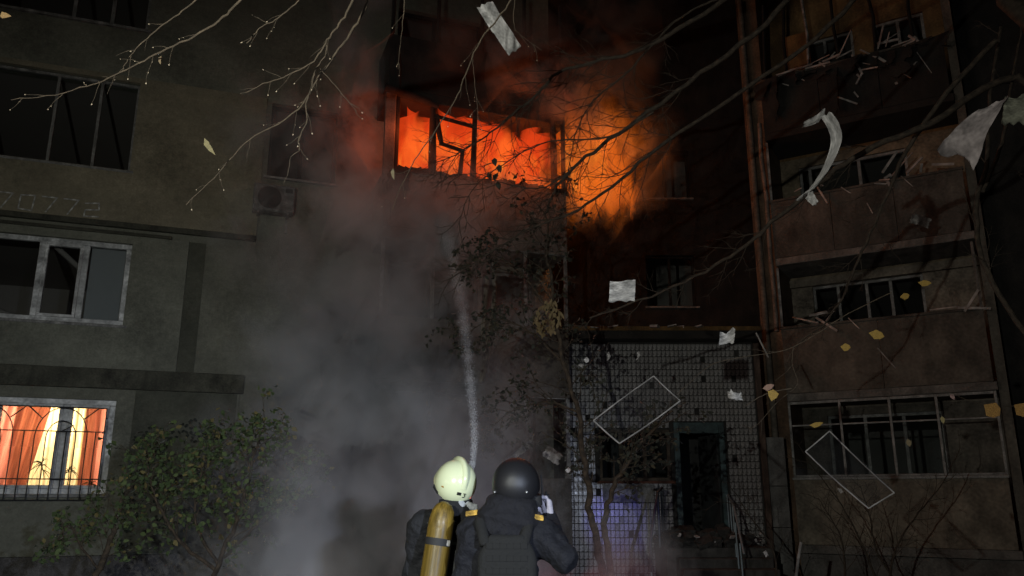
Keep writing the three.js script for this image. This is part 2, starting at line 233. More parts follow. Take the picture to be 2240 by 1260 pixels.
// the lit room: ceiling lamp, curtains, plants on the sill
{ box('room_lining', M.roomWarm, left, -3.148, 0.348, 0.863, 3.398, -4.1, -4.0);
  box('room_lining', M.roomWarm, left, -3.148, -3.14, 0.863, 3.398, -3.99, -0.36); box('room_lining', M.roomWarm, left, 0.342, 0.349, 0.863, 3.398, -3.99, -0.36);
  const at = onA(-1.2, 3.05, -1.5), t = thing('ceiling_lamp', 'glowing round ceiling lamp in the room behind the orange curtains', 'lamp', at, FA.turn);
  const bulb = std([0.9, 0.85, 0.75]); bulb.emissive.setRGB(1, 0.8, 0.5); bulb.emissiveIntensity = 2;
  meshOf('lamp_shade', new THREE.SphereGeometry(0.16, 20, 12), bulb, t); new MB().tube([[0, 0.15, 0], [0, 0.33, 0]], 0.012, 6).build('stem', M.frameDull, t);
  const l = new THREE.PointLight(new THREE.Color(1, 0.8, 0.52), 30); l.name = 'room_light'; l.shadow.radius = 5; l.castShadow = true; t.add(l);
  const foldC = tex(256, (u, v) => { const k = 0.86 + tile(u, v * 0.06, 26, 3, 3) * 0.5 + tile(u, v, 60, 8, 2) * 0.12; return [k, k, k]; }, true);
  const curtain = (name, label, x0, x1, top, bot, c, tr, z, waves, skew) => { const n = 60, h = 16, b = new MB();
    for (let j = 0; j <= h; j++) for (let i = 0; i <= n; i++) { const u = i / n, v = j / h, a = Math.sin(u * waves * Math.PI * 2 + Math.sin(v * 2 + u * 5) * 0.5) * 0.035, x = lerp(x0, x1, u) + skew(u, 1 - v), nx = -Math.cos(u * waves * Math.PI * 2) * 0.035 * waves * 6 / (x1 - x0); const l2 = Math.hypot(nx, 1); b.vert(x, lerp(bot, top, v), z + a, nx / l2, 0, 1 / l2, u * (x1 - x0), v * (top - bot)); }
    for (let j = 0; j < h; j++) for (let i = 0; i < n; i++) { const a = j * (n + 1) + i; b.i.push(a, a + 1, a + n + 2, a, a + n + 2, a + n + 1); }
    const m = phy(c, { transmission: tr, roughness: 1, specularIntensity: 0, map: foldC }), o = b.build(name, m); o.position.set(...FA.at); o.rotation.y = FA.turn; return tag(o, label, 'curtain'); };
  curtain('curtain', 'wide orange curtain drawn to the left of the cream one', -2.2, -1.02, 3.2, 1.5, [0.82, 0.31, 0.25], 0.5, -0.46, 7, (u, d) => -d * 0.28 * u);
  curtain('curtain', 'narrow orange curtain hanging in the right third of the lit window', -0.5, 0.2, 3.2, 1.5, [0.82, 0.31, 0.25], 0.5, -0.46, 4, () => 0);
  curtain('sheer_curtain', 'cream sheer curtain between the two orange ones', -1.5, -0.4, 3.2, 1.5, [0.95, 0.84, 0.58], 0.55, -0.58, 9, () => 0);
  const pot = (u, h, label, n, up, len) => { const t2 = thing('potted_plant', label, 'plant', onA(u, 1.76, -0.27), FA.turn), b = new MB();
    meshOf('pot', new THREE.LatheGeometry([[0, 0], [0.05, 0], [0.068, 0.1], [0.075, 0.1], [0.075, 0.12], [0.06, 0.12], [0.058, 0.09], [0, 0.09]].map((q) => new THREE.Vector2(...q)), 18), M.black, t2);
    b.tube([[0, 0.09, 0], [0.01, up * 0.6, 0], [0, up, 0.01]], [0.008, 0.006, 0.004], 6); b.build('stem', M.barkDark, t2);
    const lf = new MB(); for (let k = 0; k < n; k++) { const a = k * 2.4, e = rr(-0.5, 1.2), d = V(Math.cos(a) * Math.cos(e), Math.sin(e), Math.sin(a) * 0.4 * Math.cos(e)).normalize(); const p = [V(0, up * rr(0.75, 1.02), 0)]; for (let s = 1; s < 6; s++) p.push(p[0].clone().addScaledVector(d, s / 5 * len * rr(0.85, 1)).add(V(0, -Math.pow(s / 5, 2) * len * 0.7, 0))); lf.tube(p, [0.005, 0.007, 0.006, 0.004, 0.002, 0.001], 4); }
    lf.build('foliage', std([0.03, 0.05, 0.02]), t2); return t2; };
  pot(-1.02, 0, 'spiky dracaena in a dark pot left of the window post', 15, 0.5, 0.24); pot(-0.62, 0, 'spiky plant in a dark pot right of the window post', 13, 0.4, 0.2); pot(-0.28, 0, 'low plant in a dark pot by the right edge of the lit window', 12, 0.18, 0.2);
}
// outdoor unit of an air conditioner
{ const t = thing('air_conditioner', 'dirty outdoor air conditioner unit below the dark third floor window', 'air conditioner', onA(2.2, 6.72, 0.17), FA.turn);
  box('casing', std([0.26, 0.26, 0.25], { map: rep(dirtC, 1.4) }), t, -0.36, 0.36, 0, 0.52, -0.12, 0.14, null, 0.02);
  const g = new MB(); for (let k = 1; k < 8; k++) { const p = []; for (let a = 0; a <= 24; a++) p.push([-0.08 + Math.cos(a / 24 * 6.2832) * k * 0.029, 0.26 + Math.sin(a / 24 * 6.2832) * k * 0.029, 0.155]); g.tube(p, 0.004, 4, false); } g.build('fan_grille', M.black, t);
  meshOf('fan', new THREE.CylinderGeometry(0.21, 0.21, 0.01, 24).rotateX(Math.PI / 2).translate(-0.08, 0.26, 0.146), M.iron, t);
  box('label_plate', M.black, t, 0.19, 0.32, 0.38, 0.46, 0.141, 0.147); const br = new MB(); for (const x of [-0.26, 0.26]) { br.box(x - 0.02, x + 0.02, -0.04, -0.002, -0.16, 0.14); br.box(x - 0.02, x + 0.02, -0.3, -0.041, -0.165, -0.135); } br.build('bracket', M.frameDull, t); }

// balconies of the left section: slab, parapet, posts; the third floor one burns
const BALC = { x0: 4.05, x1: 7.66, out: 1.1 };
function balconyA(f, mats, o = {}) {
  const { x0, x1, out } = BALC, b = partGroup('balcony', left); if (o.label) b.userData.label = o.label;
  box('slab', mats.slab, b, x0, x1, f - 0.24, f - 0.04, 0.001, out, null, 0.01);
  box('parapet', mats.parapet, b, x0, x1, f - 0.037, f + 1.08, out - 0.07, out, null, 0.008); for (const [a, c] of [[x0, x0 + 0.07], [x1 - 0.07, x1]]) box('parapet', mats.parapet, b, a, c, f - 0.037, f + 1.08, 0.002, out - 0.071, null, 0.008);
  return b;
}
const bal4 = balconyA(F4, { slab: M.soot, parapet: M.soot }, { label: 'soot black balcony above the fire' }), bal3 = balconyA(F3, { slab: M.concrete, parapet: stained([0.3, 0.29, 0.28], 0.5) }, { label: 'burning balcony with charred frame posts' }), bal2 = balconyA(F2, { slab: M.concrete, parapet: M.brown }), bal1 = balconyA(F1 + 0.05, { slab: M.concrete, parapet: M.concrete });
{ // charred frame of the burning balcony
  const o = BALC.out, z = o - 0.035; 
  const bar = (p, w, name = 'charred_post') => { const b = new MB(); b.tube(p, w, 5); b.build(name, M.char, bal3); };
  box('post', stained([0.2, 0.19, 0.185], 0.6), bal3, 4.0, 4.2, 6.9, 9.12, o + 0.002, o + 0.07, null, 0.01);
  bar([[4.24, 7.5, z], [4.25, 9.0, z]], 0.055);
  bar([[3.98, 9.1, z + 0.05], [4.4, 9.05, z + 0.05], [4.8, 8.98, z + 0.04], [5.02, 8.9, z + 0.03]], [0.12, 0.1, 0.085, 0.06], 'charred_beam');
  bar([[4.95, 7.5, z], [4.94, 8.2, z], [4.93, 8.95, z]], [0.085, 0.075, 0.06]);
  bar([[5.0, 8.75, z], [5.03, 8.45, z + 0.03], [5.1, 8.16, z + 0.04]], [0.05, 0.06, 0.045], 'charred_beam');
  bar([[5.06, 8.17, z + 0.04], [5.3, 8.12, z + 0.04], [5.55, 8.07, z + 0.04]], 0.04, 'charred_beam');
  bar([[5.52, 8.1, z + 0.04], [5.49, 7.8, z + 0.03], [5.47, 7.5, z + 0.03]], [0.04, 0.045, 0.05]);
  bar([[5.74, 7.5, z], [5.76, 8.3, z], [5.77, 8.95, z]], [0.065, 0.055, 0.05]); bar([[5.05, 8.72, z], [5.75, 8.63, z]], 0.04, 'charred_beam');
  bar([[6.55, 7.5, z - 0.5], [6.57, 8.35, z - 0.5]], 0.06); bar([[7.42, 7.4, z], [7.42, 8.3, z], [7.4, 9.1, z]], [0.075, 0.07, 0.06]);
  bar([[7.62, 7.5, z], [7.62, 9.1, z]], 0.05); bar([[7.62, 7.5, 0.15], [7.62, 9.1, 0.15]], 0.05); bar([[7.42, 7.85, z], [7.8, 7.82, z]], 0.035, 'charred_beam');
  { const b = new MB(); for (let k = 0; k < 30; k++) { const x = lerp(4.1, 7.6, k / 29); b.box(-0.07, 0.07, -0.04, rr(0.01, 0.09), -0.05, 0.05, T(x, 7.53, z, rr(-0.3, 0.3), rr(-0.4, 0.4), rr(-0.4, 0.4))); } b.build('burnt_edge', M.char, bal3); }
  // burnt rags of cladding hanging at the left corner, a cable under them
  { const b = new MB(); for (let k = 0; k < 26; k++) { const x = 4.22 + rr(-0.12, 0.22), y = rr(6.95, 7.55), s = rr(0.06, 0.16); b.leaf(V(x, y, o + rr(0.03, 0.12)), V(rr(-0.4, 0.4), -1, rr(-0.2, 0.3)).normalize(), V(1, rr(-0.3, 0.3), rr(-0.3, 0.3)).normalize(), s * 2.2, s * 1.4, 0.3); } b.build('burnt_cladding', M.char, bal3); }
  new MB().tube([[4.18, 7.0, o + 0.1], [4.16, 6.8, o + 0.1], [4.17, 6.5, o + 0.09]], 0.012, 5).build('cable', M.iron, bal3);
  new MB().tube([[4.24, 9.1, o], [4.22, 9.6, o + 0.02], [4.2, 10.0, o + 0.03]], [0.05, 0.06, 0.04], 6).build('charred_post', M.char, bal4);
  for (const x of [4.1, 5.0, 5.9, 6.8, 7.6]) new MB().tube([[x, 10.25, z], [x, 11.7, z]], 0.04, 5).build('post', M.char, bal4);
  for (const [b, f, c] of [[bal2, F2, M.frameDull], [bal1, F1 + 0.05, M.pvc]]) for (const x of [4.08, 5.0, 5.9, 6.8, 7.62]) box('post', c, b, x - 0.035, x + 0.035, f + 1.083, f + 2.5, o - 0.06, o - 0.01, null, 0.006);
  for (const [b, f, c] of [[bal2, F2, M.frameDull], [bal1, F1 + 0.05, M.pvc]]) { box('rail', c, b, BALC.x0, BALC.x1, f + 2.501, f + 2.56, o - 0.065, o - 0.005, null, 0.006); for (const [a, d] of [[4.12, 4.96], [5.04, 5.86]]) box('pane', M.glass, b, a, d, f + 1.085, f + 2.498, o - 0.04, o - 0.035); }
}
for (const [y0, y1] of [[9.25, 11.6], [3.75, 6.1], [1.0, 3.3]]) windowIn(left, 4.4, 7.4, y0, y1, [5.2, 6.2], y0 > 9 ? M.char : M.frameDull, { w: 0.06, sill: false });

// ---- right section with three loggias
const right = thing('apartment_building', 'dark beige right section with three stacked balconies beside the porch', 'apartment building', FB.at, FB.turn);
{ const back = -1.2, W = 3.55, holes = [[0.45, 2.55, 5.12, 6.02], [0.4, 2.55, 7.72, 8.72], [0.5, 2.6, 1.9, 3.3], [0.6, 1.8, 10.1, 11.7], [2.2, 3.2, 10.1, 11.7]];
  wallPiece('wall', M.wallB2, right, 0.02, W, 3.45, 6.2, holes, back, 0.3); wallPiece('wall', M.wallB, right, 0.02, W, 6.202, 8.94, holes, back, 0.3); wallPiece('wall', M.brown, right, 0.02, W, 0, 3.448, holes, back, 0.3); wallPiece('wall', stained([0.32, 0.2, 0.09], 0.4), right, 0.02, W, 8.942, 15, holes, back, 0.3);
  box('wall', M.soot, right, W + 0.16, 12, 0, 15, -1.2, -0.6); box('rear_wall', M.room, right, -0.6, 12, 0, 15, -6.4, -6.1); for (const f of [0.5, 3.3, 6.1, 8.9, 11.7]) box('floor_slab', M.room, right, 0, 12, f, f + 0.18, -6.09, -1.51);
  // cross wall at the left end, with a narrow pilaster in front of it
  box('side_wall', stained([0.2, 0.13, 0.085], 0.4), right, -0.42, 0.015, 0, 15, -6.08, -0.12); box('side_wall', M.brown, right, W + 0.003, W + 0.155, 0, 15, -1.5, -0.1);
  const pipe = (x, z, r, mat, pts) => new MB().tube(pts.map(([h, dx]) => [x + dx, h, z]), r, 8).build('drainpipe', mat, right);
  pipe(-0.08, 0.03, 0.045, stained([0.3, 0.27, 0.25], 1), [[4.9, 0], [5.6, 0.01], [6.6, 0], [7.7, 0.02], [8.6, -0.02], [9.4, 0]]);
  pipe(-0.3, -0.04, 0.06, M.brown, [[0, 0], [3, 0.01], [6, 0], [9, 0], [12.5, 0]]);
  // slabs and parapets; every panel of the parapets is one slab of sheet
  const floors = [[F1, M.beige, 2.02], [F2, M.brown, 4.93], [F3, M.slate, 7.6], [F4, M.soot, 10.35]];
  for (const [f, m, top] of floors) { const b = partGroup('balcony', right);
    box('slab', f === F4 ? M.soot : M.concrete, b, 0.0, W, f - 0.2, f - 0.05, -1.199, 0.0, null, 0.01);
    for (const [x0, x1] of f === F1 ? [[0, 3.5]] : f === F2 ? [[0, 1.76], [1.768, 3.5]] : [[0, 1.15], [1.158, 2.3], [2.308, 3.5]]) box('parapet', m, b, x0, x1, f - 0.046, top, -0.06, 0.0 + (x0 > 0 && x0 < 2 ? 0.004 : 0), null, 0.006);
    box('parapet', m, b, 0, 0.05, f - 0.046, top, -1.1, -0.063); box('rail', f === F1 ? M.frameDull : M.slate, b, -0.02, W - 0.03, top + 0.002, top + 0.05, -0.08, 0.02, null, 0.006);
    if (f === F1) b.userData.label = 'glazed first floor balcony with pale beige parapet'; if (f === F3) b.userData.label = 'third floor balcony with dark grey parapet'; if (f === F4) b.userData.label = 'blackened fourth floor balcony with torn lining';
  }
  box('plinth', stained([0.2, 0.2, 0.2], 0.5), right, 0, W, 0, 0.69, -0.2, -0.02);
  // soffit band under the third floor slab
  box('lintel', M.wallB2, right, 0.02, W, 6.02, 6.18, -1.199, -1.1);
  // windows
  windowIn(right, 0.45, 2.55, 5.12, 6.02, [0.95, 1.5, 1.95], M.frameDull, { z: back - 0.05, w: 0.055, sillOut: back + 0.06 }); windowIn(right, 0.4, 2.55, 7.72, 8.72, [0.62, 1.62], M.frameDull, { z: back - 0.05, w: 0.06, sillOut: back + 0.06 });
  windowIn(right, 0.5, 2.6, 1.9, 3.3, [1.2, 1.9], M.frameDull, { z: back - 0.05, w: 0.06, sillOut: back + 0.06 }); windowIn(right, 0.6, 1.8, 10.1, 11.7, [1.2], M.frameDull, { z: back - 0.05, w: 0.06, sill: false }); windowIn(right, 2.2, 3.2, 10.1, 11.7, [2.7], M.frameDull, { z: back - 0.05, w: 0.06, sill: false });
  // second floor: open metal frame at the edge; first floor: glazed frame
  const fr = partGroup('balcony_frame', right), fb = (x0, x1, y0, y1, m = M.frameDull) => box('bar', m, fr, x0, x1, y0, y1, -0.05, -0.008, null, 0.005);
  fb(0, 0.05, 4.983, 6.2); fb(W - 0.1, W - 0.05, 4.983, 6.2, M.concrete); fb(0, 0.05, 7.653, 8.95, M.frameDull);
  const gl = partGroup('balcony_glazing', right), gb = (x0, x1, y0, y1, m = M.frameDull) => box('bar', m, gl, x0, x1, y0, y1, -0.05, -0.005, null, 0.005), xs = [0, 0.92, 1.78, 2.55, 3.47];
  for (const x of xs) gb(x - 0.022 + 0.022, x + 0.045, 2.073, 3.49); for (let k = 0; k < 4; k++) { const a = xs[k] + 0.048, b = xs[k + 1] - 0.003; gb(a, b, 3.44, 3.49); gb(a, b, 3.02, 3.05); gb(a, b, 2.073, 2.11); if (k < 3) box('pane', M.glass, gl, a, b, 2.113, 3.018, -0.03, -0.026); if (k === 0 || k === 2) box('pane', M.glass, gl, a, b, 3.053, 3.438, -0.03, -0.026); }
  // fourth floor: torn lining, posts and pale rail scraps
  const top = partGroup('balcony_wreck', right); for (const x of [0.1, 0.55, 1.0, 1.62, 2.3, 3.0]) new MB().tube([[x, 10.4, -0.05], [x + rr(-0.06, 0.06), 11.2, -0.05], [x + rr(-0.1, 0.1), 12.2, -0.05]], 0.035, 5).build('post', x === 1 ? M.frameDull : M.char, top);
  for (const [x, y, l, a] of [[0.35, 10.38, 0.75, 0.06], [0.95, 10.36, 0.5, 0.02], [1.3, 10.42, 0.35, 0.2], [0.2, 9.9, 0.2, 0.7], [1.9, 9.75, 0.25, 1.0]]) box('splinter', M.sheetGrey, top, 0, l, 0, 0.035, 0.02, 0.05).applyMatrix4(T(x, y, 0.03, 0, 0, a));
  // burnt roofing felt torn off and hanging in rags over the fourth floor parapet
  for (let k = 0; k < 15; k++) { const x0 = lerp(-0.1, 3.5, k / 15), w = rr(0.2, 0.45), d = rr(0.3, 1.3) * (0.6 + 0.5 * Math.sin(k * 1.3)), b = new MB(), m = 6; for (let j = 0; j <= m; j++) for (let i = 0; i <= 3; i++) { const f = j / m, xx = x0 + w * (i / 3) * (1 - f * 0.5 * rnd()) + f * f * rr(-0.05, 0.05), yy = 10.3 - Math.abs(d) * f * (i % 2 ? 1 : 0.85), zz = 0.05 + 0.12 * Math.sin(f * 3 + k) + 0.04 * i; b.vert(xx, yy, zz, 0, 0.1, 1, xx, yy); } for (let j = 0; j < m; j++) for (let i = 0; i < 3; i++) { const a = j * 4 + i; b.i.push(a, a + 1, a + 5, a, a + 5, a + 4); } b.build('felt_rag', M.soot, top); }
  { const b = new MB(); for (let k = 0; k < 60; k++) { const f = pick([[F4, 10.36], [F4, 10.36], [F3, 7.64], [F2, 4.98]]), l = rr(0.12, 0.6), w = rr(0.012, 0.05); b.box(0, l, 0, w, 0, rr(0.006, 0.02), T(rr(0, 3.3), f[1] + rr(-0.05, 0.16) - (rnd() < 0.3 ? rr(0, 0.8) : 0), rr(0.0, 0.1), rr(-0.5, 0.5), rr(-0.5, 0.5), rr(-1.3, 1.3))); } b.build('splintered_boards', M.sheetGrey, top).userData.kind = 'stuff'; }
  box('lining_board', stained([0.34, 0.17, 0.06], 0.6), top, 0.42, 0.98, 10.42, 11.6, -0.6, -0.57);
}

// ---- corner section behind the porch, its darkness put into a near-black wall colour
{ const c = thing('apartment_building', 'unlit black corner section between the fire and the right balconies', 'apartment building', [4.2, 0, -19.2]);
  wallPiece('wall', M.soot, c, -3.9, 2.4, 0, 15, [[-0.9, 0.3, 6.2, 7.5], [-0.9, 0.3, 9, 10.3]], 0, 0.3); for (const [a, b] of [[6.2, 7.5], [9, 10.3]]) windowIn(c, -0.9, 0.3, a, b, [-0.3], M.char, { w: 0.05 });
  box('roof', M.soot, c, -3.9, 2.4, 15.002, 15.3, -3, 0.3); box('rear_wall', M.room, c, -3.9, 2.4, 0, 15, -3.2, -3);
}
// ---- porch
{ const p = thing('entrance_porch', 'tiled entrance porch with a dark doorway and flat roof between the two wings', 'porch', [0, 0, -15.5]), X0 = 0.95, X1 = 4.66, top = 4.62, door = [3.1, 3.94, 0.9, 3.02], win = [1.64, 2.98, 2.0, 2.95];
  wallPiece('wall', stained([0.05, 0.05, 0.05], 0.5), p, X0, X1, 0, top, [door, win], 0, 0.2); box('wall', M.brown, p, X1 - 0.2, X1, 0, top, -3, -0.201); box('wall', M.brown, p, X0, X0 + 0.2, 0, top, -0.9, -0.201); box('interior_wall', M.black, p, X0 + 0.2, X1 - 0.2, 0, top, -1.9, -1.8);
  box('roof', M.soot, p, X0 - 0.15, X1 + 0.1, top + 0.002, top + 0.2, -3.3, 0.35, null, 0.01); box('fascia', stained([0.2, 0.12, 0.04], 0.8), p, X0 - 0.15, X1 + 0.1, top + 0.16, top + 0.24, 0.352, 0.37);
  { const b = new MB(); for (let k = 0; k < 46; k++) { b.box(0, rr(0.06, 0.3), 0, rr(0.02, 0.05), 0, rr(0.05, 0.2), T(rr(X0, X1 - 0.3), top + 0.21, rr(-0.6, 0.33), 0, rr(-0.6, 0.6), rr(-0.1, 0.3))); } b.build('roof_rubble', M.sheetGrey, p).userData.kind = 'stuff'; }
  // wall tiles: the lit strip right of the door and the ones beside it one by one, the rest joined
  const tw = 0.083, th = 0.124, shades = [0.4, 0.46, 0.36, 0.43].map((k) => std([k, k * 0.97, k * 0.95], { roughness: 0.35, map: rep(dirtC, 3), roughnessMap: rep(scuffR, 3) })), dark = [0.38, 0.34, 0.42, 0.36].map((k) => std([k, k * 0.95, k * 0.9], { roughness: 0.5, map: rep(dirtC, 3) }));
  const rest = Array.from({ length: 8 }, () => new MB()), g = [0, 1, 2].map((v) => new MB().box(0.005, tw - 0.005, 0.006, th - 0.006, 0.002, 0.014 + v * 0.002, null, 0.003).geo()); let single = 0;
  for (let j = 0; j < 36; j++) for (let i = 0; i < 44; i++) {
    const x = X0 + 0.03 + i * tw, y = 0.12 + j * th, inHole = (h, q) => x + tw > h[0] - q && x < h[1] + q && y + th > h[2] - q && y < h[3] + q;
    if (x + tw > X1 - 0.01 || y + th > top || inHole(door, 0.06) || inHole(win, 0.02) || rnd() < 0.014) continue;
    const lit = x > 3.99 && y < 3.6, worn = rnd() < 0.1, s = worn ? 4 + Math.floor(rnd() * 4) : Math.min(3, Math.floor(rnd() * 4)), m = T(x, y, 0, rr(-0.012, 0.012), rr(-0.012, 0.012), rr(-0.012, 0.012));
    if (single < 290 && (lit || (x > 2.98 && y < 3.2))) { const o = meshOf('tile', g[Math.floor(rnd() * 3)], s > 3 ? dark[s - 4] : shades[s], p); o.applyMatrix4(m); single++; } else rest[s].add(g[Math.floor(rnd() * 3)], m);
  }
  rest.forEach((b, k) => { if (b.count) b.build('tiling', k > 3 ? dark[k - 4] : shades[k], p).userData.kind = 'stuff'; });
  // door frame with transom, opened leaf, window
  { const f = new MB(); f.box(3.045, 3.15, 0.9, 3.075, -0.1, 0.05, null, 0.006); f.box(3.89, 3.995, 0.9, 3.075, -0.1, 0.05, null, 0.006); f.box(3.151, 3.889, 2.87, 3.075, -0.1, 0.045, null, 0.006); f.build('door_frame', M.teal, p); const lf = box('door', stained([0.05, 0.06, 0.065], 1), p, 0, 0.74, 0.92, 2.86, -0.02, 0.02, null, 0.006); lf.applyMatrix4(T(3.88, 0, -0.06, 0, R(105), 0)); box('handle', M.railLight, lf, 0.62, 0.65, 1.85, 2.02, 0.021, 0.06); }
  windowIn(p, ...win, [2.05, 2.5], stained([0.12, 0.1, 0.08], 1), { z: -0.04, w: 0.06, sillOut: 0.05, sillMat: stained([0.16, 0.07, 0.05], 1) });
  box('wall_panel', std([0.36, 0.36, 0.35], { map: rep(dirtC, 1) }), p, 1.68, 2.62, 1.62, 1.94, 0.017, 0.03, null, 0.004);
  const dirty = stained([0.1, 0.098, 0.095], 1);
  // concrete posts between the porch and the right wing
  box('pillar', stained([0.13, 0.09, 0.075], 0.7), p, 4.665, 4.77, 0, 4.6, -0.3, 0.06, null, 0.008); for (const [a, b] of [[0.1, 1.16], [1.17, 1.9], [1.91, 2.8]]) box('pillar_panel', stained([0.24, 0.25, 0.26], 0.7), p, 4.79, 5.12, a, b, -0.2, 0.02, null, 0.008);
  box('landing', dirty, p, 2.6, 4.4, 0, 0.88, 0.02, 1.2, null, 0.012); for (let k = 0; k < 5; k++) box('step', dirty, p, 2.75, 4.3, 0, 0.73 - k * 0.15, 1.203 + k * 0.3, 1.5 + k * 0.3, null, 0.012);
  { const b = new MB(); for (let k = 0; k < 120; k++) { const z = rr(0.05, 1.3), s = rr(0.03, 0.16); b.box(-s, s, -s * 0.25, s * 0.3, -s * 0.8, s * 0.7, T(rr(2.65, 4.1), 0.9 + rr(0, 0.2) * rnd() + 0.1 * Math.max(0, 1 - Math.abs(z - 0.6)), z, rr(-0.7, 0.7), rr(-3, 3), rr(-0.7, 0.7))); } b.build('rubble', stained([0.08, 0.08, 0.078], 2), p).userData.kind = 'stuff'; }
  { const b = new MB(); for (let k = 0; k < 34; k++) { const s = rr(0.012, 0.045); b.box(-s, s, -s * 0.2, s * 0.2, -s * 0.6, s * 0.8, T(rr(2.5, 4.3), rr(0.95, 1.12), rr(0.2, 1.5), rr(-0.9, 0.9), rr(-3, 3), rr(-0.9, 0.9))); } b.build('shards', M.sheet, p).userData.kind = 'stuff'; }
  const rail = partGroup('handrail', p), rt = (pts, r = 0.022, m = M.rail) => new MB().tube(pts, r, 7).build('rail', m, rail); rt([[2.68, 1.84, 0.5], [2.62, 1.86, 0.9], [2.5, 1.78, 1.15], [2.2, 1.0, 2.0], [2.14, 0.6, 2.3]]); rt([[2.68, 0.9, 0.5], [2.68, 1.84, 0.5]]); rt([[2.5, 0.88, 1.15], [2.5, 1.78, 1.15]]); rt([[2.2, 0, 2.0], [2.2, 1.0, 2.0]], 0.02, M.railLight); rt([[2.42, 1.5, 1.2], [2.18, 0.85, 1.9]], 0.014);
  const rail2 = partGroup('handrail', p), r2 = (pts, r = 0.018, m = M.railLight) => new MB().tube(pts, r, 6).build('rail', m, rail2); r2([[3.9, 1.75, 0.4], [3.78, 1.55, 1.2], [3.6, 0.85, 2.3]]); r2([[3.9, 1.15, 0.4], [3.78, 1.1, 1.2]]); for (const [x, z, h] of [[3.9, 0.4, 1.75], [3.84, 0.8, 1.65], [3.78, 1.2, 1.55], [3.7, 1.6, 1.3], [3.62, 2.1, 1.0]]) r2([[x, 0.2, z], [x - 0.02, h, z]], 0.014);
}


// ------------------------------------------------------------------ lamps that stand outside the frame
{ const L = LAMP.work, t = thing('work_lamp', 'white work lamp on a tripod beside the camera, lighting the left facade', 'lamp', [L.at[0], 0, L.at[2]]), dir = V(...L.aim).sub(V(...L.at)).normalize();
  new MB().tube([[0, 0.5, 0], [0, L.at[1] - 0.12, 0]], 0.02, 8).build('pole', M.rail, t); for (let k = 0; k < 3; k++) new MB().tube([[0, 0.9, 0], [Math.cos(k * 2.1) * 0.6, 0, Math.sin(k * 2.1) * 0.6]], 0.014, 6).build('leg', M.rail, t);
  const head = new THREE.Group(); head.name = 'lamp_head'; head.position.set(0, L.at[1], 0); head.lookAt(V(L.at[0] + dir.x, L.at[1] + dir.y, L.at[2] + dir.z).sub(V(L.at[0], 0, L.at[2])).add(V(0, 0, 0))); t.add(head);
  box('housing', M.black, head, -0.16, 0.16, -0.11, 0.11, -0.09, -0.002, null, 0.01); const e = std([0.9, 0.9, 0.85]); e.emissive.setRGB(...L.col); e.emissiveIntensity = 3; box('lens', e, head, -0.14, 0.14, -0.09, 0.09, 0, 0.006);
  box('added_visor', M.black, head, -0.24, 0.24, 0.115, 0.121, 0.0, 0.27);  // added plate, shaped to keep the lamplight off the upper floors
  const s = new THREE.SpotLight(new THREE.Color(...L.col), L.cd, 0, R(56), 0.75); s.name = 'work_light'; s.position.set(...L.at).addScaledVector(dir, 0.05); s.target.position.set(...L.aim); s.shadow.radius = 1.5; s.castShadow = true; scene.add(s, s.target);
  const B = LAMP.blue, tb = thing('beacon_lamp', 'blue beacon on a pole behind the camera, throwing blue onto the porch', 'lamp', [B.at[0], 0, B.at[2]]), be = std([0.1, 0.1, 0.6], { roughness: 0.3 }); be.emissive.setRGB(0.1, 0.1, 1); be.emissiveIntensity = 2;
  new MB().tube([[0, 0, 0], [0, B.at[1] - 0.13, 0]], 0.03, 8).build('pole', M.rail, tb); meshOf('beacon', new THREE.CylinderGeometry(0.07, 0.08, 0.16, 16).translate(0, B.at[1] - 0.05, 0), be, tb);
  const sb = new THREE.SpotLight(new THREE.Color(...B.col), B.cd, 0, R(2.4), 0.5); sb.name = 'beacon_light'; sb.position.set(B.at[0], B.at[1], B.at[2] - 0.12); sb.target.position.set(...B.aim); sb.castShadow = true; scene.add(sb, sb.target);
  const sw = new THREE.SpotLight(new THREE.Color(0.68, 0.78, 1), 130, 0, R(38), 0.8); sw.name = 'beacon_flood'; sw.position.set(B.at[0], B.at[1] + 0.1, B.at[2] - 0.14); sw.target.position.set(-2.6, -2.2, -9); sw.shadow.radius = 4; sw.castShadow = true; scene.add(sw, sw.target);
  const Q = LAMP.red, tr = thing('added_red_lamp', 'added low red lamp on the ground behind the two men', 'lamp', [Q.at[0], 0, Q.at[2]]), re = std([0.6, 0.05, 0.05], { roughness: 0.3 }); re.emissive.setRGB(1, 0.1, 0.08); re.emissiveIntensity = 2;  // added red lamp, reddens the smoke in place of tail lights
  box('base', M.black, tr, -0.12, 0.12, 0, 0.32, -0.12, 0.12, null, 0.02); meshOf('beacon', new THREE.SphereGeometry(0.09, 16, 10).translate(0, Q.at[1], 0), re, tr);
  const rl = new THREE.PointLight(new THREE.Color(...Q.col), Q.cd); rl.name = 'added_red_light'; rl.position.set(Q.at[0], Q.at[1], Q.at[2]); rl.shadow.radius = 3; rl.castShadow = true; scene.add(rl);
}

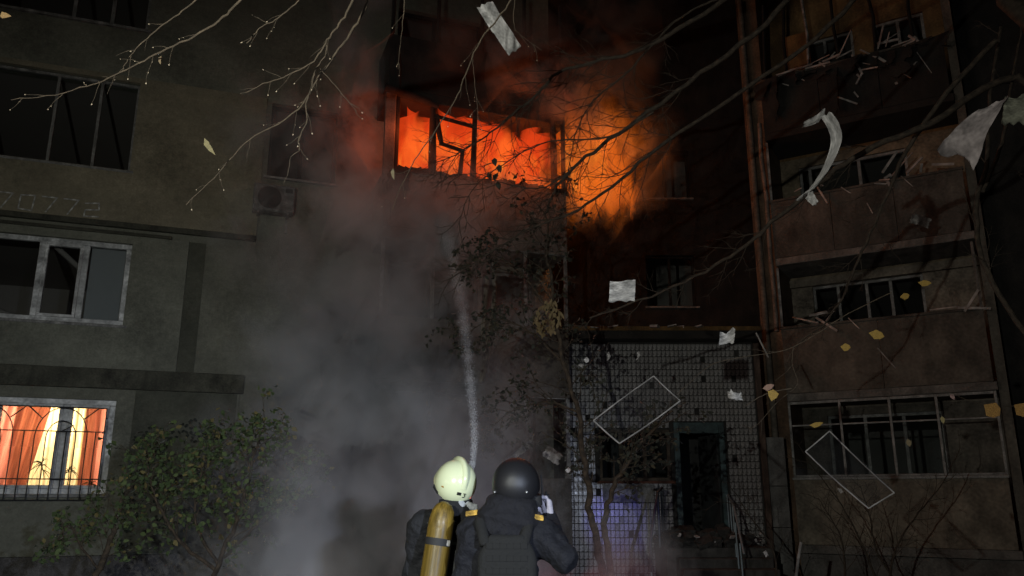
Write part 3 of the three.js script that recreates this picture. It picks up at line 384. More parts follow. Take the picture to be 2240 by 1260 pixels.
// ------------------------------------------------------------------ smoke and flames: many small ragged wisps, each a bent sheet of its own, turned every way
function wispTexture(seedZ, hard) { // 2 x 2 atlas of ragged wisps
  return tex(512, (u, v) => { const i = (u > 0.5 ? 1 : 0) + (v > 0.5 ? 2 : 0), x = (u % 0.5) * 4 - 1, y = (v % 0.5) * 4 - 1, n = fbm(x * 1.7 + i * 9, y * 1.7, seedZ + i, 5), r = Math.hypot(x, y) + n * 0.75; return Math.max(0, (1 - sst(r, 0.1, 0.92)) * sst(1.0 - Math.hypot(x, y), 0, 0.25) * (hard + n * 0.7)); });
}
const wispA = wispTexture(60, 0.95), wispF = wispTexture(90, 1.05);
function wisps(b, p, r, alpha, o = {}) { // one wisp: a bent round patch of radius r
  const q = new THREE.Quaternion(), n = 6, base = b.count, ix = rnd() < 0.5 ? 0 : 0.5, iy = rnd() < 0.5 ? 0 : 0.5, v = V(), bend = rr(-0.35, 0.35), tw = rr(-0.4, 0.4), sx = o.sx ?? rr(0.8, 1.25), sy = o.sy ?? rr(0.8, 1.25);
  if (o.upright) q.setFromEuler(new THREE.Euler(rr(-0.15, 0.15), rr(-1.2, 1.2) + (o.face ?? 0), rr(-0.2, 0.2), 'YXZ')); else q.setFromEuler(new THREE.Euler(rr(-0.9, 0.9), rr(0, Math.PI * 2), rr(0, 6.3), 'YXZ'));
  const put = (x, y) => { v.set(x * r * sx, y * r * sy, (bend * x * x + tw * x * y) * r).applyQuaternion(q).add(p); b.p.push(v.x, v.y, v.z); const k = V(-2 * bend * x - tw * y, -tw * x, 1).normalize().applyQuaternion(q); b.n.push(k.x, k.y, k.z); b.u.push(ix + 0.25 + x * 0.245, iy + 0.25 + y * 0.245); b.c.push(1, 1, 1, alpha); };
  put(0, 0); for (const rad of [0.5, 1]) for (let k = 0; k < n * 2; k++) { const a = k / n * Math.PI; put(Math.cos(a) * rad, Math.sin(a) * rad); }
  const m = n * 2; for (let k = 0; k < m; k++) { const a = base + 1 + k, c = base + 1 + (k + 1) % m; b.i.push(base, a, c, a, a + m, c, c, a + m, c + m); }
}
const smokeMat = (c, op) => { const m = phy(c, { transmission: 0.5, roughness: 1, specularIntensity: 0, transparent: true, opacity: op, alphaMap: wispA, vertexColors: true, depthWrite: false }); return m; };
function smoke(name, label, n, place, c, op) { const b = new MB(); b.c = []; for (let k = 0; k < n; k++) { const s = place(k); if (s) wisps(b, V(...s.p), s.r, s.a ?? 1); } const m = b.build(name, smokeMat(c, op)); return tag(m, label, 'smoke', null, 'stuff'); }
// grey column that rolls down from the balcony to the ground and spreads
smoke('smoke', 'thick grey smoke rolling from the burning balcony down to the ground', 280, () => {
  const h = rnd() * 7.1 - 0.2, k = Math.max(0, h / 7), u0 = lerp(1.7, 2.7, k), u1 = 5.5 + 0.9 * Math.sin(k * 3.1), z = 0.5 + rnd() * lerp(3.2, 1.2, k) + (h > 5.5 ? 0.9 : 0); return { p: onA(lerp(u0, u1, rnd()), h, z), r: rr(0.8, 1.5) * lerp(1.1, 0.7, k), a: rr(0.6, 1) };
}, [0.74, 0.74, 0.75], 0.29);
smoke('smoke', 'low bluish smoke bank drifting along the ground before the facade', 120, () => { const h = Math.pow(rnd(), 1.2) * 2.3; return { p: [rr(-2.4, 0.1), 0.2 + h, rr(-10.5, -7.5)], r: rr(0.6, 1.1), a: rr(0.5, 1) * (1 - h / 3.6) }; }, [0.92, 0.92, 0.95], 0.29);
smoke('smoke', 'thin reddish smoke over the ground right of the two men', 7, () => ({ p: [rr(0.35, 1.15), rr(0.3, 1.5), rr(-9.6, -7.4)], r: rr(0.4, 0.65), a: rr(0.5, 1) }), [0.9, 0.9, 0.9], 0.2);
// smoke round the fire
smoke('smoke', 'thin grey smoke veil over the air conditioner and dark window', 26, () => ({ p: onA(rr(1.6, 2.9), rr(5, 8.6), rr(0.5, 1.4)), r: rr(0.6, 1.0), a: rr(0.4, 0.9) }), [0.74, 0.74, 0.74], 0.22);
smoke('smoke', 'red lit smoke billowing at the left corner of the burning balcony', 50, () => ({ p: onA(rr(2.9, 3.8), rr(7.4, 9.0), rr(0.3, 1.4)), r: rr(0.35, 0.65), a: rr(0.4, 1) }), [0.75, 0.72, 0.7], 0.25);
smoke('smoke', 'thin reddish smoke curling under the right half of the burning windows', 26, () => ({ p: onA(rr(5.6, 7.8), rr(6.7, 7.6), rr(1.25, 1.8)), r: rr(0.3, 0.5), a: rr(0.4, 0.9) }), [0.8, 0.74, 0.7], 0.22);
smoke('smoke', 'dark brown smoke rising above the burning windows', 100, () => { const h = rr(0, 3.8); return { p: onA(rr(4.6, 8.4) + h * 0.35, 9.55 + h, rr(1.0, 2.2)), r: rr(0.5, 0.9), a: rr(0.3, 1) * lerp(1, 0.6, h / 3.4) }; }, [0.3, 0.26, 0.24], 0.25);
smoke('smoke', 'red tinged smoke rolling up before the top right of the burning windows', 36, () => ({ p: onA(rr(6.0, 8.1), rr(9.0, 10.3), rr(1.25, 1.9)), r: rr(0.35, 0.65), a: rr(0.3, 0.8) }), [0.7, 0.62, 0.58], 0.22);
smoke('smoke', 'pale grey smoke streak rising left of the soot black balcony', 50, () => { const h = rr(0, 4); return { p: onA(3.4 + rr(-0.4, 0.5), 8.8 + h, rr(0.5, 1.5)), r: rr(0.45, 0.8), a: rr(0.3, 0.9) }; }, [0.8, 0.78, 0.8], 0.2);
smoke('smoke', 'orange lit smoke plume pouring from the right end of the burning balcony', 160, () => { const h = rnd(), w = 1.05 - Math.abs(h - 0.4) * 0.8, q = rnd(); return { p: onA(7.9 + q * 2.2 * w, 7.45 + h * 2.8, rr(-0.4, 1.3)), r: rr(0.4, 0.8), a: rr(0.4, 0.9) * (1 - 0.5 * q) }; }, [0.85, 0.75, 0.62], 0.28);
smoke('smoke', 'glowing smoke veil where the balcony corner meets the orange plume', 34, () => ({ p: onA(rr(7.1, 8.3), rr(7.6, 9.6), rr(1.3, 1.8)), r: rr(0.3, 0.6), a: rr(0.3, 0.8) }), [0.8, 0.7, 0.6], 0.2);
smoke('smoke', 'faint brown smoke drifting up beyond the orange plume', 40, () => { const h = rnd(); return { p: onA(8.2 + rnd() * 2, 9.8 + h * 3, rr(0.3, 1.6)), r: rr(0.6, 1.0), a: rr(0.3, 0.7) }; }, [0.5, 0.45, 0.42], 0.2);

// flames fill the balcony from the parapet to its ceiling
{ const t = thing('flames', 'bright orange red flames filling the burning third floor balcony', 'fire'), mk = (name, e, n, place, op) => { const b = new MB(); b.c = []; for (let k = 0; k < n; k++) { const s = place(); wisps(b, V(...s.p), s.r, s.a ?? 1, { upright: true, face: FA.turn, sx: rr(0.5, 0.8), sy: rr(1, 1.5) }); }
    const m = std([0.05, 0.02, 0.01], { transparent: true, opacity: op, alphaMap: wispF, vertexColors: true, depthWrite: false }); m.emissive.setRGB(...e); const o = b.build(name, m, t); o.userData.kind = 'stuff'; return o; };
  mk('flame', [0.66, 0.045, 0.006], 150, () => ({ p: onA(rr(4.5, 7.35), rr(7.3, 9.0), rr(-0.5, 0.75)), r: rr(0.5, 0.8) }), 0.8);
  mk('flame', [0.95, 0.14, 0.016], 80, () => ({ p: onA(rr(4.5, 7.4), 7.35 + Math.pow(rnd(), 1.6) * 1.1, rr(0.2, 0.95)), r: rr(0.25, 0.5) }), 0.5);
  mk('flame', [0.72, 0.12, 0.008], 105, () => { const h = Math.pow(rnd(), 1.2); return { p: onA(7.75 + rnd() * lerp(1.9, 1.2, h), 7.75 + h * 1.6, rr(0.0, 0.8)), r: rr(0.3, 0.6), a: lerp(0.9, 0.35, h) }; }, 0.5);
  mk('flame', [0.9, 0.24, 0.02], 26, () => ({ p: onA(rr(7.85, 8.7), rr(7.75, 8.8), rr(0.3, 0.8)), r: rr(0.15, 0.32), a: rr(0.4, 0.9) }), 0.5);
  mk('flame', [1.0, 0.27, 0.03], 34, () => ({ p: onA(rr(4.4, 7.4), rr(7.4, 8.2), rr(0.5, 0.95)), r: rr(0.12, 0.28), a: rr(0.4, 0.9) }), 0.5);
  const light = (u, h, z, c, i, r) => { const l = new THREE.PointLight(new THREE.Color(...c), i); l.name = 'fire_light'; l.position.set(...onA(u, h, z)); l.shadow.radius = r; l.castShadow = true; scene.add(l); };
  light(4.4, 8.3, 1.25, [1, 0.15, 0.04], 2.4, 18); light(6.6, 8.3, 1.25, [1, 0.17, 0.035], 3, 18); light(5.8, 8.0, -0.2, [1, 0.17, 0.03], 5, 18); light(8.3, 7.9, 0.6, [1, 0.27, 0.035], 7.5, 36); light(8.7, 8.9, 0.7, [1, 0.23, 0.032], 7.5, 36);
}


// ------------------------------------------------------------------ trees
const leafMat = (c) => phy(c, { transmission: 0.25, roughness: 0.8, map: rep(dirtC, 3) });
function smooth(pts, n) { return new THREE.CatmullRomCurve3(pts.map((p) => V(...p)), false, 'centripetal').getPoints(n); }
// grows side twigs along a branch into mesh b; ends are kept for buds and leaves
function twigs(b, pts, o) {
  const n = pts.length;
  for (let k = 0; k < o.n; k++) {
    const t = lerp(o.from ?? 0.15, 1, (k + rnd()) / o.n), i = Math.min(n - 2, Math.floor(t * (n - 1))), p = pts[i].clone().lerp(pts[i + 1], t * (n - 1) - i), d = V().subVectors(pts[i + 1], pts[i]).normalize();
    const side = k % 2 ? 1 : -1, ax = V(rr(-0.35, 0.35), rr(-0.35, 0.35), 1).normalize(); d.applyAxisAngle(ax, side * rr(0.35, 0.95)).add(V(0, o.droop ?? -0.1, 0)).normalize();
    grow(b, p, d, o.len * rr(0.5, 1.25) * lerp(1, 0.6, t), o.r, o.depth ?? 1, o);
  }
}
function grow(b, p, d, len, r, depth, o) {
  const st = 5, pts = [p.clone()], dir = d.clone(), rad = [r];
  for (let s = 1; s <= st; s++) { dir.add(V(rr(-1, 1), rr(-1, 1) + (o.droop ?? 0) * 0.6, rr(-1, 1) * 0.6).multiplyScalar(o.kink ?? 0.22)).normalize(); pts.push(pts[s - 1].clone().addScaledVector(dir, len / st)); rad.push(lerp(r, r * 0.45, s / st)); }
  b.tube(pts, rad, 4, false);
  for (const q of pts.slice(1)) o.nodes?.push({ p: q, d: dir.clone(), end: q === pts[st] });
  if (depth > 0) for (let k = 0; k < (o.kids ?? 2); k++) { const i = 1 + Math.floor(rnd() * (st - 1)), e = dir.clone().applyAxisAngle(V(rr(-0.4, 0.4), rr(-0.4, 0.4), 1).normalize(), (k % 2 ? 1 : -1) * rr(0.4, 1)); grow(b, pts[i], e, len * rr(0.4, 0.7), r * 0.6, depth - 1, o); }
}
function limb(parent, name, mat, pts, r0, r1, o, n = 30) { const c = smooth(pts, n), b = new MB(); b.tube(c.map((p, k) => p.clone().add(V(fbm(k * 0.7, r0 * 99, 1, 2), fbm(k * 0.7, 5, r0 * 99, 2), 0).multiplyScalar(r0 * 1.6 + 0.006))), c.map((_, k) => lerp(r0, r1, k / n)), r0 > 0.02 ? 8 : 6); if (o) twigs(b, c, o); return b.build(name, mat, parent); }
const buds = (parent, nodes, prob, size, mat) => { const b = new MB(); for (const q of nodes) if (rnd() < (q.end ? 0.9 : prob)) b.leaf(q.p, q.d, V().crossVectors(q.d, V(0.2, 0.3, 1)).normalize(), size * rr(0.9, 2), size * rr(0.8, 1.1), 0.5); b.build('bud', mat, parent).userData.kind = 'stuff'; };

// bare tree whose twigs hang into the picture from above, lit by the work lamp and painted paler for it
{ const t = thing('bare_tree', 'bare tree with pale lamp lit twigs and buds hanging in from the top', 'tree', [0, 0, 0]), nodes = [], tw = { n: 9, len: 0.14, r: 0.0017, depth: 0, droop: -0.15, from: 0.3, nodes };
  limb(t, 'trunk', M.barkMid, [[2.9, 0, -0.4], [2.85, 1.6, -0.5], [2.6, 3.2, -0.9], [2.2, 4.6, -1.6], [1.6, 5.6, -2.4]], 0.16, 0.07);
  limb(t, 'bough', M.barkMid, [[2.2, 4.6, -1.6], [1.2, 5.1, -2.6], [0.2, 5.2, -3.2], [-0.8, 5.0, -3.5], [-1.6, 4.75, -3.5], [-2.2, 4.6, -3.5]], 0.06, 0.02);
  limb(t, 'branch', M.barkPale, [[-0.656,4.460,-3.500],[-0.729,4.056,-3.560],[-0.794,3.991,-3.620],[-0.882,3.898,-3.680],[-1.003,3.752,-3.740],[-1.071,3.668,-3.800],[-1.211,3.581,-3.860],[-1.379,3.519,-3.920],[-1.499,3.416,-3.980],[-1.620,3.324,-4.040],[-1.748,3.224,-4.100]], 0.0076, 0.0022, { ...tw, n: 10 }, 40);
  limb(t, 'branch', M.barkPale, [[-0.649,4.381,-3.400],[-0.782,3.978,-3.443],[-0.853,3.901,-3.486],[-0.904,3.858,-3.529],[-0.966,3.783,-3.571],[-1.086,3.733,-3.614],[-1.209,3.706,-3.657],[-1.368,3.666,-3.700]], 0.0068, 0.0024, tw, 36);
  limb(t, 'branch', M.barkPale, [[-1.037,4.227,-3.300],[-1.282,3.930,-3.333],[-1.373,3.867,-3.367],[-1.508,3.799,-3.400],[-1.656,3.746,-3.433],[-1.785,3.698,-3.467],[-1.925,3.644,-3.500],[-2.047,3.614,-3.533],[-2.238,3.588,-3.567],[-2.445,3.581,-3.600]], 0.0068, 0.0016, { ...tw, n: 12 }, 40);
  limb(t, 'branch', M.barkPale, [[-1.327,4.201,-3.400],[-1.574,3.951,-3.420],[-1.684,3.877,-3.440],[-1.772,3.804,-3.460],[-1.838,3.730,-3.480],[-1.873,3.669,-3.500]], 0.0043, 0.0016, { ...tw, n: 5 });
  limb(t, 'branch', M.barkPale, [[-0.800,4.278,-3.400],[-1.053,3.979,-3.425],[-1.143,3.921,-3.450],[-1.215,3.899,-3.475],[-1.284,3.828,-3.500]], 0.0040, 0.0024, { ...tw, n: 5 });
  limb(t, 'branch', M.barkPale, [[-0.923,3.902,-3.600],[-0.932,3.842,-3.629],[-0.985,3.770,-3.657],[-1.006,3.697,-3.686],[-1.035,3.623,-3.714],[-1.032,3.537,-3.743],[-1.074,3.463,-3.771],[-1.077,3.401,-3.800]], 0.0036, 0.0032, { ...tw, n: 8, len: 0.12 });
  limb(t, 'branch', M.barkPale, [[-1.077,3.401,-3.800],[-1.119,3.363,-3.800],[-1.126,3.276,-3.800],[-1.146,3.222,-3.800]], 0.0022, 0.0012, null, 10); limb(t, 'branch', M.barkPale, [[-0.974,3.807,-3.700],[-0.887,3.704,-3.700],[-0.826,3.628,-3.700],[-0.777,3.571,-3.700]], 0.0022, 0.0012, { ...tw, n: 3 }, 12);
  limb(t, 'branch', M.barkPale, [[-0.587,4.686,-3.900],[-0.617,4.332,-4.067],[-0.653,4.259,-4.233],[-0.689,4.205,-4.400]], 0.0036, 0.0020, { ...tw, n: 4 }, 16);
  limb(t, 'branch', M.barkPale, [[0.166,5.044,-4.200],[0.014,4.647,-4.311],[-0.085,4.563,-4.422],[-0.201,4.472,-4.533],[-0.291,4.312,-4.644],[-0.354,4.211,-4.756],[-0.479,4.056,-4.867],[-0.621,3.895,-4.978],[-0.737,3.745,-5.089],[-0.814,3.591,-5.200]], 0.0065, 0.0024, { ...tw, n: 9, len: 0.2 }, 40);
  limb(t, 'branch', M.barkPale, [[-0.243,4.325,-4.500],[-0.235,4.224,-4.600],[-0.218,4.086,-4.700],[-0.218,3.943,-4.800]], 0.0022, 0.0012, { ...tw, n: 5 }, 16); limb(t, 'branch', M.barkPale, [[0.022,4.671,-4.300],[0.014,4.485,-4.400],[0.085,4.468,-4.500],[0.189,4.448,-4.600]], 0.0022, 0.0012, { ...tw, n: 3 }, 16);
  buds(t, nodes, 0.12, 0.0055, std([0.5, 0.4, 0.28]));
  const lf = (at, d, s, l, w, c) => new MB().leaf(V(...at), V(...d).normalize(), V(...s).normalize(), l, w, 0.5).build('leaf', leafMat(c), t);
  lf([-1.566,3.471,-3.800], [0.55, -0.8, 0.1], [0.8, 0.5, 0.3], 0.12, 0.03, [0.5, 0.42, 0.2]); lf([-1.688,3.761,-3.500], [-0.05, -1, 0], [1, 0, 0.4], 0.045, 0.02, [0.5, 0.36, 0.2]); lf([-2.359,3.848,-3.300], [1, 0, 0], [0, 1, 0.3], 0.05, 0.03, [0.5, 0.3, 0.1]);
  lf([-0.756,3.729,-4.800], [0.1, -1, 0], [1, 0, 0.4], 0.08, 0.025, [0.45, 0.36, 0.2]);
}
// tree on the right, its unlit look put into darker bark: heavy limbs across the picture, twigs before the fire
{ const t = thing('bare_tree', 'dark bare tree on the right with limbs crossing before the fire and balconies', 'tree', [0, 0, 0]), nodes = [], tw = { n: 16, len: 0.62, r: 0.0048, depth: 2, droop: -0.08, kids: 3, nodes, kink: 0.26 };
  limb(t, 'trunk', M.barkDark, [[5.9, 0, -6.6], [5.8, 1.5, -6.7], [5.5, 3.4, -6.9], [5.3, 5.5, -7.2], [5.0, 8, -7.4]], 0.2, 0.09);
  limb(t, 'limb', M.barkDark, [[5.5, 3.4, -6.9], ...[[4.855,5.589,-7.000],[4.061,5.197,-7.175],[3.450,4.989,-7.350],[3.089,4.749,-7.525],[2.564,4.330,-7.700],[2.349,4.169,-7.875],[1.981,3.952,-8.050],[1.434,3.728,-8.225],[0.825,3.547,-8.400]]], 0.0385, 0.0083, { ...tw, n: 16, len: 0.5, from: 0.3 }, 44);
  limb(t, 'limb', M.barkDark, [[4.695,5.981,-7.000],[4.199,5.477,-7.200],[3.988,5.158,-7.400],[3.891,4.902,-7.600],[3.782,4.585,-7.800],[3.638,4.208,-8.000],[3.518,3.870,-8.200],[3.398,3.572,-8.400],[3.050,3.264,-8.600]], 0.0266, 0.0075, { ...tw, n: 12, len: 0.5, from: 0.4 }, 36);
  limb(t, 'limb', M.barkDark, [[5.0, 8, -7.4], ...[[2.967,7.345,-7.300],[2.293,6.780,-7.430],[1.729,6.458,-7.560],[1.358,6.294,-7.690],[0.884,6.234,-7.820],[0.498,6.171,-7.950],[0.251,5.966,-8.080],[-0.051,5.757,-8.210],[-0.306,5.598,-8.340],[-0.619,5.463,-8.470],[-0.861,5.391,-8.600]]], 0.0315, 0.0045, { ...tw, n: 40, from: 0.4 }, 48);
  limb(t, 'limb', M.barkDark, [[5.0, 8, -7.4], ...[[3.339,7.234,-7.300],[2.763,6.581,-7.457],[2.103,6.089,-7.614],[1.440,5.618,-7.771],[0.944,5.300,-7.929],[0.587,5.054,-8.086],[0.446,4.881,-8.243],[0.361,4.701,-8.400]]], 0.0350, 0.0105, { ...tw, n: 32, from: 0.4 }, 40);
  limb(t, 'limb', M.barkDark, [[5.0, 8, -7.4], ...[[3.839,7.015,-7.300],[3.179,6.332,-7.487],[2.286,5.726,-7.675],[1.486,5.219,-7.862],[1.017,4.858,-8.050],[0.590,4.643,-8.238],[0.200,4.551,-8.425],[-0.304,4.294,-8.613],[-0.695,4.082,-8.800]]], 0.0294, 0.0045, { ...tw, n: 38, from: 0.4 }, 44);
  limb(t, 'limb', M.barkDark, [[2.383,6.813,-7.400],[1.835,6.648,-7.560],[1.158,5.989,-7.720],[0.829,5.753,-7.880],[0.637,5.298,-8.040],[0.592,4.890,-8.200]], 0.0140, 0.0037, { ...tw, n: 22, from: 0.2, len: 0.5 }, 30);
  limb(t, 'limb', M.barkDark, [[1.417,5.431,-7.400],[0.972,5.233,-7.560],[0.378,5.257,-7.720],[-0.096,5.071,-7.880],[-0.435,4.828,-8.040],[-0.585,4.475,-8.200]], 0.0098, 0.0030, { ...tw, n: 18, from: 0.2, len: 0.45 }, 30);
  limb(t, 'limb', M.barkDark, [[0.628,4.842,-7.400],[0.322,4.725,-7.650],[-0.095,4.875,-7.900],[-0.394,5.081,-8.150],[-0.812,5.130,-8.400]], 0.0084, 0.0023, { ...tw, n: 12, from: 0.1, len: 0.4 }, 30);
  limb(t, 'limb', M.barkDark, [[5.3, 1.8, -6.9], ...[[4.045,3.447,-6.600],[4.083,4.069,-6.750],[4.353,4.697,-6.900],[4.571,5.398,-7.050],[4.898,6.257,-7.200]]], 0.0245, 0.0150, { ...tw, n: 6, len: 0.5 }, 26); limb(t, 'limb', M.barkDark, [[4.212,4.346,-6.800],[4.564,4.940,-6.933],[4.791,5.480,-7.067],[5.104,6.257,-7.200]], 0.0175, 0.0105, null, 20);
  // paler low twigs with the last yellow leaves
  limb(t, 'twig', M.barkPale, [[2.899,3.216,-6.000],[2.567,3.056,-6.086],[2.338,2.912,-6.171],[2.146,2.819,-6.257],[1.918,2.791,-6.343],[1.647,2.750,-6.429],[1.574,2.715,-6.514],[1.340,2.515,-6.600]], 0.0042, 0.0019, { ...tw, n: 6, len: 0.25, depth: 0, r: 0.002 }, 30); limb(t, 'twig', M.barkPale, [[2.111,2.791,-6.000],[2.113,2.662,-6.060],[2.163,2.532,-6.120],[2.016,2.401,-6.180],[1.883,2.251,-6.240],[1.827,2.204,-6.300]], 0.0024, 0.0015, { ...tw, n: 5, len: 0.2, depth: 0, r: 0.002 }, 20);
  limb(t, 'twig', M.barkMid, [[3.716,2.335,-5.600],[3.405,2.311,-5.667],[3.257,2.350,-5.733],[3.079,2.456,-5.800]], 0.0028, 0.0015, null, 16); limb(t, 'twig', M.barkPale, [[2.074,2.482,-6.000],[1.929,2.455,-6.000],[1.825,2.414,-6.000],[1.726,2.354,-6.000]], 0.0042, 0.0023, null, 12);
  const leaf = (p, d, s, l, w, c) => new MB().leaf(V(...p), V(...d).normalize(), V(...s).normalize(), l, w, 0.22).build('leaf', leafMat(c), t), Y = [0.78, 0.5, 0.1], O = [0.7, 0.38, 0.09];
  leaf([2.600,2.863,-5.800], [1, -0.25, 0], [0.2, 1, 0.3], 0.12, 0.07, Y); leaf([2.424,2.779,-5.900], [1, -0.1, 0], [0.1, 1, 0.4], 0.08, 0.06, Y); leaf([2.859,3.130,-5.800], [1, 0.2, 0], [-0.2, 1, 0.3], 0.08, 0.05, Y); leaf([3.059,3.269,-5.900], [1, -0.1, 0.1], [0.1, 1, 0.6], 0.1, 0.05, Y);
  leaf([1.938,2.475,-6.000], [-0.3, -1, 0.2], [1, -0.3, 0.2], 0.09, 0.08, Y); leaf([1.857,2.482,-6.000], [0.9, 0.25, 0.2], [-0.2, 1, 0.4], 0.09, 0.05, [0.7, 0.42, 0.3]); leaf([3.248,2.319,-5.600], [0.8, -0.6, 0], [0.6, 0.8, 0.3], 0.13, 0.11, O); leaf([3.394,2.308,-5.500], [0.7, -0.5, 0], [0.5, 0.7, 0.3], 0.12, 0.1, O);
  leaf([2.178,2.213,-6.000], [1, 0.15, 0], [0, 1, 0.7], 0.11, 0.045, Y); leaf([2.982,2.128,-6.200], [0.2, -1, 0], [1, 0.2, 0.3], 0.06, 0.04, [0.3, 0.22, 0.1]); leaf([3.158,2.280,-6.000], [0, -1, 0.2], [1, 0, 0.4], 0.06, 0.03, [0.5, 0.4, 0.16]); leaf([3.241,2.441,-6.000], [0.5, -0.7, 0], [0.8, 0.5, 0.2], 0.05, 0.03, [0.7, 0.45, 0.42]);
  // the few leaves left before the fire
  const lm = leafMat([0.05, 0.06, 0.035]); for (const [x, y] of [[1082, 345], [1092, 362], [1088, 384], [1068, 382], [1090, 405]]) new MB().leaf(V(0, 0, 0), V(rr(-0.4, 0.4), -1, 0).normalize(), V(1, rr(-0.3, 0.3), 0.4).normalize(), 0.1, 0.07, 0.25).build('leaf', lm, t).position.set(...(({ a: [...[-0.175,5.289,-8.200]] }).a.map((q, i) => q + [(x - 1085) / 218, -(y - 345) / 218, 0][i])));
}
// leafy small tree before the porch
{ const t = thing('leafy_tree', 'slim leafy tree with a forked brown trunk standing before the porch', 'tree', [0, 0, 0]), nodes = [], tw = { n: 12, len: 0.8, r: 0.007, depth: 2, droop: -0.05, kids: 2, nodes };
  limb(t, 'trunk', M.barkMid, [[1.13, 0, -10], ...[[1.077,0.772,-10.000],[0.982,1.221,-10.000],[0.927,1.638,-10.000],[0.857,2.173,-10.000],[0.796,2.722,-10.000],[0.639,3.402,-10.000],[0.511,4.106,-10.000],[0.471,4.712,-10.000],[0.448,5.273,-10.000]]], 0.055, 0.012, { ...tw, n: 26, from: 0.35 }, 40);
  limb(t, 'trunk', M.barkMid, [[1.2, 0, -10], ...[[1.162,0.772,-10.000],[1.110,1.222,-9.983],[1.111,1.533,-9.967],[1.228,1.849,-9.950],[1.399,2.116,-9.933],[1.571,2.358,-9.917],[1.943,2.712,-9.900]]], 0.05, 0.014, { ...tw, n: 14, from: 0.5, len: 0.6 }, 30);
  limb(t, 'branch', M.barkMid, [[0.796,2.722,-10.000],[0.453,2.842,-10.067],[0.000,2.736,-10.133],[-0.397,2.404,-10.200]], 0.016, 0.005, { ...tw, n: 14, from: 0.2, len: 0.5 }, 20); limb(t, 'branch', M.barkMid, [[0.683,3.287,-10.000],[0.175,3.779,-10.133],[-0.237,3.927,-10.267],[-0.716,3.712,-10.400]], 0.016, 0.005, { ...tw, n: 14, from: 0.2, len: 0.5 }, 20); limb(t, 'branch', M.barkMid, [[0.549,3.928,-10.000],[0.059,4.547,-10.067],[-0.239,4.752,-10.133],[-0.541,4.772,-10.200]], 0.014, 0.004, { ...tw, n: 12, from: 0.2, len: 0.5 }, 20);
  const lv = [new MB(), new MB()]; for (const q of nodes) if (rnd() < 0.62) { const d = V(rr(-1, 1), rr(-1.2, 0.4), rr(-1, 1)).normalize(); lv[rnd() < 0.75 ? 0 : 1].leaf(q.p, d, V().crossVectors(d, V(rr(-1, 1), rr(-1, 1), rr(-1, 1))).normalize(), rr(0.045, 0.085), rr(0.03, 0.05), 0.2); }
  lv[0].build('foliage', leafMat([0.045, 0.05, 0.025]), t).userData.kind = 'stuff'; lv[1].build('foliage', leafMat([0.09, 0.075, 0.03]), t).userData.kind = 'stuff';
  const dry = new MB(); for (let k = 0; k < 80; k++) { const f = rnd(), c = V(...[0.477,4.112,-9.900]).lerp(V(...[0.427,3.702,-9.900]), f), w = 0.03 + 0.14 * Math.sin(f * 3); dry.leaf(c.add(V(rr(-w, w), rr(-0.03, 0.03), rr(-w, w))), V(rr(-0.5, 0.5), -1, rr(-0.4, 0.4)).normalize(), V(1, rr(-0.4, 0.4), rr(-0.6, 0.6)).normalize(), rr(0.05, 0.11), rr(0.03, 0.05), 0.4); } dry.build('dry_leaves', leafMat([0.42, 0.31, 0.14]), t).userData.kind = 'stuff';
}
